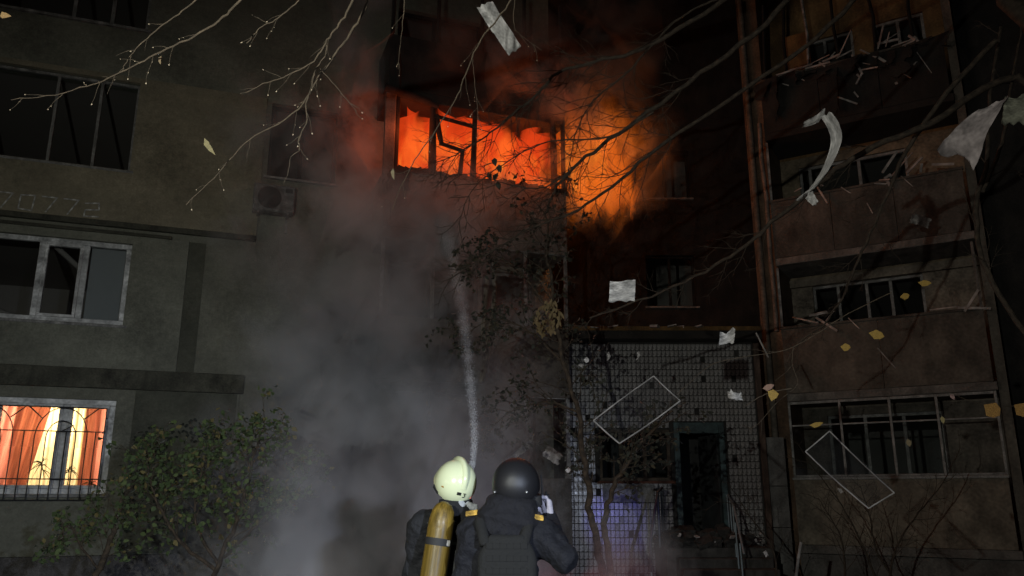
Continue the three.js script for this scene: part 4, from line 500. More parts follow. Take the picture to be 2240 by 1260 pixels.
// bush at lower left, green leaves catching the lamp
{ const t = thing('leafy_bush', 'tall green bush with sparse leafy twigs beside the lit window', 'bush', [0, 0, 0]), nodes = [], tw = { n: 16, len: 0.55, r: 0.006, depth: 2, droop: 0.05, kids: 2, nodes };
  limb(t, 'stem', M.barkMid, [[-4.3, 0, -9.2], ...[[-4.463,0.837,-9.200],[-4.381,1.164,-9.200],[-4.314,1.546,-9.200],[-4.149,1.936,-9.200],[-3.929,2.235,-9.200]]], 0.045, 0.01, { ...tw, n: 18, from: 0.3, len: 0.6 }, 26); limb(t, 'stem', M.barkMid, [[-3.0, 0, -9.1], ...[[-3.188,0.801,-9.100],[-3.074,1.125,-9.080],[-2.953,1.501,-9.060],[-2.855,1.884,-9.040],[-2.801,2.224,-9.020],[-2.714,2.470,-9.000]]], 0.035, 0.008, { ...tw, n: 22, from: 0.3 }, 26);
  limb(t, 'stem', M.barkMid, [[-3.137,0.938,-9.100],[-3.521,1.218,-9.075],[-3.737,1.501,-9.050],[-3.911,1.835,-9.025],[-3.982,2.125,-9.000]], 0.022, 0.006, { ...tw, n: 18, from: 0.2 }, 22); limb(t, 'stem', M.barkMid, [[-3.077,1.077,-9.100],[-2.746,1.407,-9.050],[-2.549,1.597,-9.000],[-2.304,1.787,-8.950],[-2.199,2.024,-8.900]], 0.016, 0.005, { ...tw, n: 12, from: 0.3, len: 0.4 }, 22); limb(t, 'stem', M.barkMid, [[-3.117,0.985,-9.100],[-3.383,1.407,-9.050],[-3.397,1.739,-9.000],[-3.312,2.075,-8.950],[-3.217,2.315,-8.900]], 0.018, 0.005, { ...tw, n: 18, from: 0.3, len: 0.45 }, 22); limb(t, 'stem', M.barkMid, [[-4.416,0.930,-9.200],[-4.620,1.168,-9.133],[-4.765,1.406,-9.067],[-4.850,1.222,-9.000]], 0.014, 0.005, { ...tw, n: 8, from: 0.3, len: 0.35 }, 20);
  const lv = [0, 1, 2].map(() => new MB()); for (const q of nodes) if (rnd() < 0.8) { const d = V(rr(-1, 1), rr(-1.1, 0.5), rr(-1, 1)).normalize(); lv[rnd() < 0.6 ? 0 : rnd() < 0.7 ? 1 : 2].leaf(q.p.clone().add(V(rr(-0.05, 0.05), rr(-0.05, 0.05), rr(-0.05, 0.05))), d, V().crossVectors(d, V(rr(-1, 1), rr(-1, 1), rr(-1, 1))).normalize(), rr(0.04, 0.085), rr(0.03, 0.058), 0.2); }
  [[0.1, 0.16, 0.04], [0.17, 0.24, 0.06], [0.3, 0.24, 0.07]].forEach((c, k) => lv[k].build('foliage', leafMat(c), t).userData.kind = 'stuff');
}
// ivy on the lower left panel, bare shrub before the right wing
{ const b = new MB(); for (let k = 0; k < 900; k++) { const u = rr(0.32, 1.8), h = 1.2 + Math.pow(rnd(), 1.3) * 1.8; if (fbm(u * 2.2, h * 1.6, 7, 3) < -0.02 + (h - 1.2) * 0.08) continue; const d = V(rr(-0.6, 0.6), -1, rr(-0.1, 0.5)).normalize(); b.leaf(V(u, h, 0.075 + rr(0, 0.08)), d, V(1, rr(-0.3, 0.3), rr(-0.3, 0.3)).normalize(), rr(0.04, 0.075), rr(0.035, 0.06), 0.2); } const o = b.build('ivy', leafMat([0.022, 0.03, 0.014])); o.position.set(...FA.at); o.rotation.y = FA.turn; tag(o, 'dark ivy climbing the panel right of the lit window', 'ivy', null, 'stuff'); }
{ const t = thing('bare_shrub', 'thin bare shrub twigs before the lowest balcony of the right section', 'shrub', [0, 0, 0]), tw = { n: 12, len: 0.5, r: 0.005, depth: 2, kids: 2, droop: 0.1 };
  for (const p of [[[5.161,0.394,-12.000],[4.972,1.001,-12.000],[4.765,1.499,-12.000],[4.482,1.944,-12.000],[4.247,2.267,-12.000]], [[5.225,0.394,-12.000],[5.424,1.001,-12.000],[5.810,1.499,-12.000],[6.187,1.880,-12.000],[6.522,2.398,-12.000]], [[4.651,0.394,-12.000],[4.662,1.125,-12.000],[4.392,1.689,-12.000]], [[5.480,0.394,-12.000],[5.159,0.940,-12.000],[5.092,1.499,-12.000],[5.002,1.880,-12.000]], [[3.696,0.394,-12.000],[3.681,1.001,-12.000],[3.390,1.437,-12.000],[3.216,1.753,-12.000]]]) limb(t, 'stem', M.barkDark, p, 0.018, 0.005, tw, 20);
}

// ------------------------------------------------------------------ blown out sheets, frames and scraps
// a bent sheet with thickness: centre line and half width vectors, ragged at both ends
function sheet(name, label, category, mat, line, half, o = {}) {
  const c = smooth(line, o.n ?? 18), m = o.m ?? 6, b = new MB(), th = o.th ?? 0.008, N = c.length, grid = [];
  for (let k = 0; k < N; k++) { const f = k / (N - 1), hv = V(...half[0]).lerp(V(...half[half.length - 1]), f); for (let j = 0; j <= m; j++) { const s = j / m * 2 - 1, p = c[k].clone().addScaledVector(hv, s * (1 + (o.rag ?? 0.12) * fbm(f * 6, s * 3, line[0][0], 3))); const t = V().subVectors(c[Math.min(k + 1, N - 1)], c[Math.max(0, k - 1)]).normalize(), nn = V().crossVectors(t, hv).normalize(); p.addScaledVector(nn, (o.curl ?? 0.3) * hv.length() * s * s + hv.length() * 0.5 * fbm(f * 4, s * 2, line[0][1], 3)); if (k === 0 || k === N - 1) p.addScaledVector(t, rr(-1, 1) * (o.ragEnd ?? 0.3) * hv.length()); grid.push([p, nn]); } }
  for (const sd of [1, -1]) { const base = b.count; grid.forEach(([p, nn], q) => { const v = p.clone().addScaledVector(nn, sd * th / 2); b.vert(v.x, v.y, v.z, nn.x * sd, nn.y * sd, nn.z * sd, (q % (m + 1)) / m, Math.floor(q / (m + 1)) / N * 2); }); for (let k = 0; k < N - 1; k++) for (let j = 0; j < m; j++) { const a = base + k * (m + 1) + j; b.i.push(a, a + 1, a + m + 2, a, a + m + 2, a + m + 1); } }
  const w = m + 1, S = grid.length, rim = []; for (let j = 0; j < m; j++) rim.push([j, j + 1], [(N - 1) * w + j + 1, (N - 1) * w + j]); for (let k = 0; k < N - 1; k++) rim.push([(k + 1) * w, k * w], [k * w + m, (k + 1) * w + m]); for (const [a, d] of rim) b.i.push(a, d, d + S, a, d + S, a + S);
  const g = b.geo(); g.computeVertexNormals(); return tag(meshOf(name, g, mat), label, category, o.group);
}
sheet('metal_strip', 'long pale torn strip caught in the branches above the fire', 'torn strip', M.sheet, [[-0.223,5.706,-6.000],[-0.145,5.562,-6.000],[-0.057,5.421,-6.000],[0.023,5.284,-6.000]], [[0.062, 0.025, 0.02], [0.055, 0.02, 0.03]], { curl: 0.2 });
sheet('foam_sheet', 'square white foam sheet stuck in twigs above the porch roof', 'foam sheet', M.sheet, [[0.919,3.444,-6.500],[0.912,3.342,-6.500],[0.905,3.264,-6.500]], [[0.1047, 0.0036, 0.0144]], { curl: 0.1, rag: 0.05, ragEnd: 0.1 });
const Sc = { group: 'pale scraps caught in the twigs' };
sheet('foam_scrap', 'folded white foam scrap below the right end of the porch roof', 'foam scrap', M.sheet, [[1.763,3.003,-6.500],[1.756,2.950,-6.500],[1.749,2.908,-6.500]], [[0.0591, 0.0177, 0.0177]], { ...Sc, ragEnd: 0.5, curl: 0.7 });
sheet('foam_scrap', 'small butterfly shaped white scrap over the tiles right of the door', 'foam scrap', M.sheet, [[1.775,2.521,-6.500],[1.777,2.492,-6.500],[1.782,2.459,-6.500]], [[0.0502, -0.0118, 0.0236]], { ...Sc, ragEnd: 0.6, curl: -0.8 });
sheet('lining_strip', 'long bent white strip dangling over the third floor right balcony', 'torn strip', M.sheet, [[2.667,4.855,-6.300],[2.719,4.749,-6.300],[2.737,4.623,-6.300],[2.682,4.457,-6.300],[2.590,4.293,-6.300],[2.487,4.171,-6.300],[2.401,4.103,-6.300]], [[0.0458, 0.0057, 0.0172], [0.0315, 0.0258, 0.0229]], { curl: 0.3, n: 26 });
sheet('lining_scrap', 'white triangular flap at the top of the bent strip', 'torn flap', M.sheet, [[2.652,4.855,-6.300],[2.581,4.804,-6.300],[2.471,4.754,-6.300]], [[0.0260, 0.0578, 0.0173], [0.0058, 0.0173, 0.0173]], { curl: 0.35 }); sheet('lining_scrap', 'small white rag under the lower tip of the bent strip', 'torn flap', M.sheet, [[2.453,4.131,-6.300],[2.479,4.087,-6.300],[2.509,4.046,-6.300]], [[0.0289, 0.0289, 0.0116], [0.0173, 0.0173, 0.0116]], { curl: 0.3 });
sheet('torn_sheet', 'large pinkish white sheet hanging between two dark limbs at right', 'torn sheet', std([0.6, 0.52, 0.5], { map: rep(dirtC, 0.3) }), [[3.714,4.611,-5.600],[3.597,4.524,-5.600],[3.432,4.336,-5.600],[3.304,4.151,-5.600]], [[0.0560, 0.0336, 0.0280], [0.1120, -0.0896, 0.0168]], { curl: 0.2, ragEnd: 0.4 });
sheet('torn_sheet', 'greenish sheet flap at the right edge of the picture', 'torn sheet', std([0.36, 0.36, 0.27], { map: rep(dirtC, 0.3) }), [[3.841,4.649,-5.600],[3.814,4.543,-5.600],[3.782,4.422,-5.600]], [[0.0896, 0.0000, 0.0224]], { curl: 0.3 });
sheet('foam_scrap', 'small striped pale scrap against the dark grey parapet', 'foam scrap', M.sheetGrey, [[6.655,6.216,-12.800],[6.802,6.176,-12.800],[6.962,6.112,-12.800]], [[0.03, 0.07, 0.03]], { ...Sc, curl: 0.3 });
sheet('hanging_strip', 'long twisted pale lining strip hanging below the burning balcony', 'torn strip', stained([0.34, 0.31, 0.26], 1), [[-0.289,5.624,-13.300],[-0.278,4.980,-13.300],[-0.367,4.428,-13.300],[-0.441,4.041,-13.300]], [[0.035, 0, 0.05], [0.02, 0, 0.02]], { curl: 0.5, n: 24 }); sheet('hanging_strip', 'narrow crumpled strip tangled beside the long hanging one', 'torn strip', stained([0.3, 0.27, 0.22], 1), [[-0.393,5.572,-13.400],[-0.435,4.918,-13.375],[-0.460,4.360,-13.350],[-0.410,3.968,-13.325],[-0.489,3.546,-13.300]], [[0.03, 0, 0.04], [0.045, 0, 0.03]], { curl: 0.5, n: 24 });
sheet('lining_scrap', 'pale pointed board piece sticking up behind the black helmet', 'torn flap', M.sheetGrey, [[-0.084,2.275,-12.600],[0.126,2.398,-12.600],[0.301,2.549,-12.600]], [[0.02, 0.05, 0.03], [0.05, 0.12, 0.02]], { curl: 0.2 }); sheet('lining_scrap', 'crumpled pale scrap in the leaves right of the black helmet', 'torn flap', M.sheetGrey, [[0.439,2.327,-11.000],[0.536,2.268,-11.000],[0.645,2.202,-11.000]], [[0.03, 0.07, 0.04]], { curl: 0.5, ragEnd: 0.6 });
for (const [p, l] of [[[[0.734,3.043,-8.000],[0.748,3.025,-8.000],[0.756,3.011,-8.000]], 'tiny white scrap put in for a bright point of light in the leaves left of the square frame'], [[[0.533,1.970,-8.000],[0.546,1.953,-8.000],[0.555,1.940,-8.000]], 'tiny white scrap put in for a bright point of light beside the forked trunk'], [[[1.319,3.623,-11.000],[1.336,3.573,-11.000],[1.323,3.528,-11.000]], 'pale upright scrap above the square frame'], [[[1.734,3.636,-11.000],[1.745,3.585,-11.000],[1.724,3.535,-11.000]], 'pale upright scrap above the upper corner of the square frame'], [[[0.926,3.465,-11.000],[0.964,3.446,-11.000],[0.995,3.434,-11.000]], 'tiny pale scrap just below the brightest white one'], [[[4.505,1.824,-11.500],[4.521,1.799,-11.500],[4.543,1.769,-11.500]], 'tiny white scrap on the long side of the tilted narrow frame'], [[[3.414,1.001,-11.500],[3.430,0.972,-11.500],[3.446,0.936,-11.500]], 'tiny white scrap at the foot of the porch pillar']]) sheet('paper_scrap', l, 'scrap', M.sheet, p, [[0.016, 0.012, 0.01]], { ...Sc, n: 6, m: 3 });  // the first two are white scraps standing in for points of light
// screen frames blown out of windows, hanging in the twigs
function screenFrame(label, C) { const t = thing('screen_frame', label, 'window screen', C[0]), q = C.map((p) => V(...p).sub(V(...C[0]))); for (let k = 0; k < 4; k++) { const a = q[k], d = q[(k + 1) % 4], dir = V().subVectors(d, a), len = dir.length(), m = new THREE.Matrix4(); dir.normalize(); const nn = V().crossVectors(V().subVectors(q[1], q[0]), V().subVectors(q[2], q[1])).normalize(), s = V().crossVectors(nn, dir); m.makeBasis(dir, s, nn).setPosition(a); const b = new MB(), cuts = [0, rr(0.3, 0.45), rr(0.6, 0.75), 1], bow = rr(-0.012, 0.012); b.tube(cuts.map((c, i) => a.clone().addScaledVector(dir, c * len).addScaledVector(s, i % 3 ? bow : 0).addScaledVector(nn, i % 3 ? bow * 0.7 : 0)), 0.0068, 4); b.build('frame_bar', M.sheetGrey, t); }
  const b = new MB(), A = q[0], B = q[1], D = q[3]; for (const [u, w, n] of [[B, D, 40], [D, B, 70]]) for (let k = 1; k < n; k++) { const p = A.clone().addScaledVector(w, k / n); b.tube([p, p.clone().add(u)], 0.0004, 3, false); } b.build('mesh', std([0.025, 0.025, 0.025]), t).userData.kind = 'stuff'; }
screenFrame('white rectangular window screen frame hanging tilted above the porch window', [[0.687,2.329,-6.900], [1.213,2.705,-6.900], [1.408,2.483,-6.800], [0.887,2.132,-6.800]]); screenFrame('narrow white window screen frame hanging tilted before the lowest balcony', [[2.418,2.066,-6.800], [2.634,2.233,-6.800], [3.110,1.737,-6.800], [2.889,1.615,-6.800]]);
{ const a = new MB(); a.tube([[3.919,1.113,-11.500],[3.863,0.901,-11.500],[3.779,0.506,-11.500]], 0.022, 6); tag(a.build('stick', M.sheetGrey), 'pale stick leaning before the foot of the right section', 'stick'); const b = new MB(); b.tube([[3.069,3.704,-10.000],[3.127,3.564,-10.000],[3.199,3.391,-10.000]], 0.012, 5); tag(b.build('stick', M.sheetGrey), 'thin pale stick hanging in the twigs by the porch roof corner', 'stick'); }


// ------------------------------------------------------------------ the two men
// meshes the zero of a distance function inside a cube
function fieldMesh(fn, lo, size, res) {
  const mc = new MarchingCubes(res, new THREE.MeshBasicMaterial(), false, false, 400000), h = size / 2, f = mc.field; let i = 0;
  for (let z = 0; z < res; z++) for (let y = 0; y < res; y++) for (let x = 0; x < res; x++) f[i++] = -fn(lo[0] + h + (x - res / 2) / (res / 2) * h, lo[1] + h + (y - res / 2) / (res / 2) * h, lo[2] + h + (z - res / 2) / (res / 2) * h);
  mc.isolation = 0; mc.update(); const n = mc.count, p = new Float32Array(n * 3), q = new Float32Array(n * 3), u = new Float32Array(n * 2);
  for (let k = 0; k < n; k++) { for (let c = 0; c < 3; c++) { p[k * 3 + c] = lo[c] + h + mc.positionArray[k * 3 + c] * h; q[k * 3 + c] = mc.normalArray[k * 3 + c]; } u[k * 2] = p[k * 3] * 2 + p[k * 3 + 2]; u[k * 2 + 1] = p[k * 3 + 1] * 2; }
  const g = new THREE.BufferGeometry(); g.setAttribute('position', new THREE.BufferAttribute(p, 3)); g.setAttribute('normal', new THREE.BufferAttribute(q, 3)); g.setAttribute('uv', new THREE.BufferAttribute(u, 2)); return g;
}
function cap(px, py, pz, c) { const [a, b, ra, rb] = c, bx = b[0] - a[0], by = b[1] - a[1], bz = b[2] - a[2], t = Math.max(0, Math.min(1, ((px - a[0]) * bx + (py - a[1]) * by + (pz - a[2]) * bz) / (bx * bx + by * by + bz * bz + 1e-9))); return Math.hypot(px - a[0] - bx * t, py - a[1] - by * t, (pz - a[2] - bz * t) * (c[4] ?? 1)) - lerp(ra, rb, t); }
const smin = (a, b, k) => { const h = Math.max(0, k - Math.abs(a - b)) / k; return Math.min(a, b) - h * h * k * 0.25; };
const union = (caps, k) => (x, y, z) => { let d = 9; for (const c of caps) d = smin(d, cap(x, y, z, c), k); return d; };
function handCaps(w, dir, side, curl) { // wrist point, direction of the palm, direction towards the thumb, how far the fingers close
  const d = V(...dir).normalize(), s = V(...side); s.addScaledVector(d, -s.dot(d)).normalize(); const n = V().crossVectors(d, s), P = (a, b, c) => [w[0] + d.x * a + s.x * b + n.x * c, w[1] + d.y * a + s.y * b + n.y * c, w[2] + d.z * a + s.z * b + n.z * c], out = [[P(0, 0, 0), P(0.05, 0.012, 0), 0.024, 0.026], [P(0.02, -0.012, 0), P(0.085, -0.024, 0), 0.02, 0.018], [P(0.03, 0.012, 0), P(0.09, 0.024, 0), 0.021, 0.018]];
  [[0.03, 0.038], [0.011, 0.044], [-0.009, 0.041], [-0.028, 0.031]].forEach(([b, l]) => { let a = 0, p = P(0.088, b, 0), x = 0.088, y = 0; for (let k = 0; k < 3; k++) { a += curl * (k ? 0.95 : 0.7); x += Math.cos(a) * l * (1 - k * 0.2); y += Math.sin(a) * l * (1 - k * 0.2); const q = P(x, b, y); out.push([p, q, 0.0102 - k * 0.0006, 0.0096 - k * 0.0008]); p = q; } });
  const t0 = P(0.03, 0.028, 0.004), t1 = P(0.062, 0.05, 0.02), t2 = P(0.088, 0.05, 0.042); out.push([t0, t1, 0.014, 0.012], [t1, t2, 0.0115, 0.0095]); return out;
}
const handMesh = (caps, w) => fieldMesh(union(caps, 0.009), [w[0] - 0.16, w[1] - 0.16, w[2] - 0.16], 0.32, 96);
function person(label, J, dressed) {
  const t = thing('person', label, 'person', [J.foot[0], 0, J.foot[2]]), inv = T(-J.foot[0], 0, -J.foot[2]);
  const caps = [[J.pelvis, J.chest, 0.155, 0.165, 1.35], [J.chest, J.neckBase, 0.15, 0.11, 1.3], [J.neckBase, J.head, 0.07, 0.068], [J.shL, J.shR, 0.085, 0.085, 1.1]];
  for (const s of ['L', 'R']) caps.push([J['sh' + s], J['el' + s], 0.083, 0.064], [J['el' + s], J['wr' + s], 0.06, 0.042], [J['hip' + s], J['kn' + s], 0.105, 0.075], [J['kn' + s], J['an' + s], 0.072, 0.055], [J['an' + s], [J['an' + s][0], 0.05, J['an' + s][2] - 0.16], 0.055, 0.045]);
  const headC = J.head, body = union(caps, 0.05), fn = (x, y, z) => { let d = body(x, y, z); if (d < 0.08) { const arm = fbm(x * 9, y * 7, z * 9, 3); d += Math.abs(arm) * 0.05 - 0.008 + 0.006 * Math.sin(y * 34 + fbm(x * 6, y * 3, z * 6, 2) * 9); } const hd = Math.min(Math.hypot((x - headC[0]) / 0.078, (y - headC[1]) / 0.115, (z - headC[2]) / 0.098) - 1, 3) * 0.08; let k = smin(d, hd, 0.02); return k; };
  const g = fieldMesh(fn, [J.foot[0] - 0.98, -0.02, J.foot[2] - 0.98], 1.96, 136), b = new MB(); b.c = []; b.add(g, inv);
  const white = [0.42, 0.4, 0.46], cloth = J.cloth, skin = [0.42, 0.24, 0.17];
  for (let k = 0; k < b.count; k++) { const y = b.p[k * 3 + 1], hd = Math.hypot(b.p[k * 3] + J.foot[0] - headC[0], y - headC[1], b.p[k * 3 + 2] + J.foot[2] - headC[2]); const c = hd < 0.118 && y > headC[1] - 0.13 ? skin : y < 0.11 ? [0.012, 0.011, 0.01] : cloth; b.c.push(...c, 1); }
  for (const s of ['L', 'R']) { const hc = handCaps(J['wr' + s], J['hand' + s][0], J['hand' + s][1], J['hand' + s][2]), n0 = b.count; b.add(handMesh(hc, J['wr' + s]), inv); for (let k = n0; k < b.count; k++) b.c.push(...white, 1); }
  { const f = V(...(J.face ?? [0, 0, -1])).normalize(), r = V(0, 1, 0).cross(f).negate(), H = V(...headC).sub(V(J.foot[0], 0, J.foot[2])), n0 = b.count, put = (a, u, s, geo) => b.add(geo, T(H.x + f.x * a + r.x * s, H.y + u, H.z + f.z * a + r.z * s)); // nose, eyes, mouth, ears
    put(0.1, -0.015, 0, new THREE.SphereGeometry(0.016, 10, 8).scale(0.8, 1.4, 1)); for (const s of [-1, 1]) { put(0.085, 0.012, s * 0.03, new THREE.SphereGeometry(0.012, 10, 8)); put(-0.005, -0.01, s * 0.08, new THREE.SphereGeometry(0.026, 10, 8).scale(0.4, 1.2, 0.8)); } put(0.09, -0.055, 0, new THREE.SphereGeometry(0.018, 10, 6).scale(1.2, 0.35, 0.5)); for (let k = n0; k < b.count; k++) b.c.push(...skin, 1); }
  b.build('body', std([1, 1, 1], { vertexColors: true, roughness: 0.85, bumpMap: rep(clothB, 2), bumpScale: 0.022 }), t);
  return t;
}
// a helmet shell: dome with a rim whose height goes round with the azimuth
function shell(rx, ry, rz, rim, th = 0.006) { const n = 64, m = 26, b = new MB(); for (const s of [0, 1]) { const base = b.count; for (let j = 0; j <= m; j++) for (let i = 0; i <= n; i++) { const a = i / n * Math.PI * 2, [lowY, flare] = rim(a), top = Math.PI / 2, low = Math.asin(Math.max(-0.99, lowY / ry)), e = lerp(top, low, j / m), k = 1 - s * th / rx, fl = 1 + flare * Math.pow(j / m, 5), ce = Math.max(Math.cos(e), 0) * fl; b.vert(Math.sin(a) * ce * rx * k, Math.sin(e) * ry * k, -Math.cos(a) * ce * rz * k, Math.sin(a) * Math.cos(e) * (s ? -1 : 1), Math.sin(e) * (s ? -1 : 1), -Math.cos(a) * Math.cos(e) * (s ? -1 : 1), i / n * 2, j / m); } for (let j = 0; j < m; j++) for (let i = 0; i < n; i++) { const q = base + j * (n + 1) + i; b.i.push(q, q + 1, q + n + 2, q, q + n + 2, q + n + 1); } } const w = (n + 1) * (m + 1), e = m * (n + 1); for (let i = 0; i < n; i++) b.i.push(e + i, e + i + 1, e + i + 1 + w, e + i, e + i + 1 + w, e + i + w); const g = b.geo(); return g; }

// left man: fluorescent helmet, yellow cylinder on his back, holding the nozzle
{ const J = { foot: [-0.34, 0, -5.05], pelvis: [-0.35, 1.0, -5.06], chest: [-0.345, 1.34, -5.03], neckBase: [-0.34, 1.56, -5.04], head: [-0.345, 1.755, -5.1], shL: [-0.535, 1.53, -5.03], shR: [-0.165, 1.52, -5.08], elL: [-0.575, 1.24, -5.13], elR: [-0.13, 1.26, -5.22], wrL: [-0.4, 1.25, -5.42], wrR: [-0.27, 1.27, -5.44], hipL: [-0.45, 0.95, -5.06], hipR: [-0.25, 0.95, -5.06], knL: [-0.48, 0.5, -5.13], knR: [-0.23, 0.5, -5.08], anL: [-0.49, 0.08, -5.05], anR: [-0.21, 0.08, -5.0], handL: [[0.4, 0.3, -0.7], [0.3, 0.9, 0.2], 0.85], handR: [[0, 0.35, -0.7], [-0.3, 0.9, 0.2], 0.85], face: [-0.5, 0.3, -0.9], cloth: [0.011, 0.0115, 0.014] };
  const t = person('person in dark jacket and pale helmet aiming a hose nozzle at the fire', J), hm = phy([0.8, 0.86, 0.55], { roughness: 0.28, roughnessMap: rep(scuffR, 1), clearcoat: 0.3, clearcoatRoughness: 0.3 }), o = J.foot;
  const h = meshOf('helmet', shell(0.122, 0.135, 0.15, (a) => { const k = Math.abs(Math.atan2(Math.sin(a), Math.cos(a))), f = k / Math.PI; let y = lerp(-0.02, -0.115, sst(f, 0.25, 0.75)); if (k > 1.0 && k < 1.45) y += 0.055 * (1 - Math.abs(k - 1.22) / 0.23); return [y, 0.08]; }), hm, t); h.position.set(-0.342 - o[0], 1.79, -5.06 - o[2]); h.rotation.set(0.12, R(24), -0.14, 'YXZ');
  { const b = new MB(), n = 30; for (let k = 0; k <= n; k++) { const a = lerp(-0.55, 3.35, k / n), fade = Math.min(1, k / 4, (n - k) / 4), q = 0.008 + 0.014 * fade; for (const [x, e] of [[-0.017, 0], [-0.011, 1], [0.011, 1], [0.017, 0]]) { const ry = 0.134 + e * q, rz = 0.149 + e * q; b.vert(x, Math.sin(a) * ry, -Math.cos(a) * rz, x * 30, Math.sin(a), -Math.cos(a), x * 4, k / n); } } for (let k = 0; k < n; k++) for (let i = 0; i < 3; i++) { const a = k * 4 + i; b.i.push(a, a + 1, a + 5, a, a + 5, a + 4); } const g = b.geo(); g.computeVertexNormals(); meshOf('crest', g, hm, h); }
  { const place = (az, el) => { const e = el, p = V(Math.sin(az) * Math.cos(e) * 0.124, Math.sin(e) * 0.137, -Math.cos(az) * Math.cos(e) * 0.153), q = new THREE.Quaternion().setFromUnitVectors(V(0, 0, 1), V(p.x / 0.0153, p.y / 0.0187, p.z / 0.0234).normalize()); return new THREE.Matrix4().compose(p, q, V(1, 1, 1)); }, ink = std([0.015, 0.015, 0.015], { roughness: 0.5 });
    const b = new MB(); b.box(-0.013, 0.013, -0.01, 0.01, -0.002, 0.003, place(Math.PI + 0.16, -0.42), 0.002); b.build('marking', ink, h); const d = new MB(), m = place(Math.PI - 0.12, -0.46); d.tube([[-0.008, 0.013, 0.0035], [0.007, 0.013, 0.003], [0.0, 0.003, 0.0035], [0.008, -0.003, 0.003], [0.006, -0.011, 0.003], [-0.007, -0.012, 0.002]].map((p) => V(...p).applyMatrix4(m)), 0.0026, 5); d.build('digit', ink, h); const s = new MB(); s.box(-0.01, 0.01, -0.004, 0.004, -0.002, 0.003, place(Math.PI + 1.05, -0.25), 0.002); s.build('marking', std([0.4, 0.2, 0.02]), h); }
  { const v = new MB(); v.tube([[0.1, -0.02, -0.05], [0.115, -0.05, -0.02], [0.1, -0.075, 0.02]], 0.014, 6); v.tube([[-0.1, -0.02, -0.05], [-0.118, -0.045, -0.02], [-0.1, -0.075, 0.02]], 0.014, 6); v.build('visor_hinge', M.black, h); }
  const dk = std(J.cloth, { bumpMap: rep(clothB, 2), bumpScale: 0.022 }); meshOf('collar', fieldMesh((x, y, z) => Math.max(cap(x, y, z, [[0, 1.57, 0], [0, 1.68, -0.02], 0.115, 0.1]), 0.075 - Math.hypot(x, z + 0.01), y - 1.69) + fbm(x * 12, y * 12, z * 12, 2) * 0.008, [-0.2, 1.45, -0.2], 0.4, 56), dk, t); meshOf('scarf', fieldMesh((x, y, z) => cap(x, y, z, [[0.03, 1.66, 0.055], [0.12, 1.645, 0.03], 0.03, 0.022]) + fbm(x * 30, y * 30, z * 20, 3) * 0.018, [-0.05, 1.55, -0.1], 0.24, 48), std([0.4, 0.42, 0.44]), t);
  // breathing cylinder with band, valve and harness
  const c = thing('breathing_cylinder', 'worn yellow olive breathing cylinder strapped on the left man\u2019s back', 'air cylinder', [-0.475, 1.02, -4.8]); c.rotation.set(-0.06, 0, -0.13); const prof = [[0, -0.06], [0.03, -0.055], [0.058, -0.03], [0.073, 0.02], [0.075, 0.06], [0.075, 0.5], [0.073, 0.56], [0.062, 0.615], [0.045, 0.645], [0.02, 0.662], [0, 0.665]].map((q) => new THREE.Vector2(...q));
  meshOf('tank', new THREE.LatheGeometry(prof, 36), std([0.36, 0.25, 0.045], { roughness: 0.62, roughnessMap: rep(scuffR, 2), map: rep(stainC, 3, 1.5) }), c); for (const y of [0.44, 0.08]) { const bd = meshOf('band', new THREE.CylinderGeometry(0.0785, 0.0785, 0.04, 36, 1, true), std([0.02, 0.02, 0.02], { roughness: 0.7 }), c); bd.position.y = y; box('buckle', M.frameDull, bd, 0.05, 0.072, -0.016, 0.016, 0.04, 0.06, null, 0.003); }
  meshOf('valve', new THREE.CylinderGeometry(0.02, 0.024, 0.06, 14).translate(0, -0.085, 0), M.frameDull, c); { const m = new MB(); m.tube([[-0.012, 0.22, 0.0755], [0, 0.245, 0.0765], [0.012, 0.22, 0.0755], [0.0, 0.205, 0.0765], [-0.012, 0.22, 0.0755]], 0.0022, 4); m.tube([[0.0, 0.205, 0.0765], [0.01, 0.19, 0.0765]], 0.0022, 4); m.build('stamp', std([0.5, 0.42, 0.2]), c); }
  const hs = new MB(); hs.tube([[0.09, 1.5, 0.17], [0.12, 1.3, 0.2], [0.1, 1.1, 0.19], [0.03, 1.0, 0.16]], 0.012, 6); hs.build('air_hose', M.black, t); { const b2 = new MB(); b2.box(-0.14, 0.1, 1.02, 1.45, 0.125, 0.16, null, 0.012); b2.build('harness', M.black, t); }
  { const noz = thing('hose_nozzle', 'dark hose nozzle held in both hands of the left man', 'hose nozzle', [-0.335, 1.3, -5.52]); noz.rotation.set(0.75, -0.25, 0, 'YXZ'); meshOf('barrel', new THREE.LatheGeometry([[0, -0.16], [0.022, -0.16], [0.022, -0.02], [0.028, 0], [0.028, 0.04], [0.02, 0.06], [0.02, 0.13], [0.03, 0.15], [0.03, 0.19], [0.018, 0.19]].map((q) => new THREE.Vector2(...q)), 20).rotateX(-Math.PI / 2), M.black, noz); new MB().tube([[0, -0.01, 0.1], [0, -0.1, 0.13]], 0.014, 8).build('grip', M.black, noz); const hz = new MB(); hz.tube(smooth([[-0.335, 1.2, -5.42], [-0.3, 1.0, -5.3], [-0.15, 0.6, -5.35], [-0.2, 0.15, -5.1], [-0.9, 0.04, -4.2], [-1.6, 0.04, -2], [-1.4, 0.04, 1]], 50), 0.028, 10); tag(hz.build('fire_hose', std([0.25, 0.2, 0.15])), 'fire hose running from the nozzle down to the ground', 'hose'); }
}
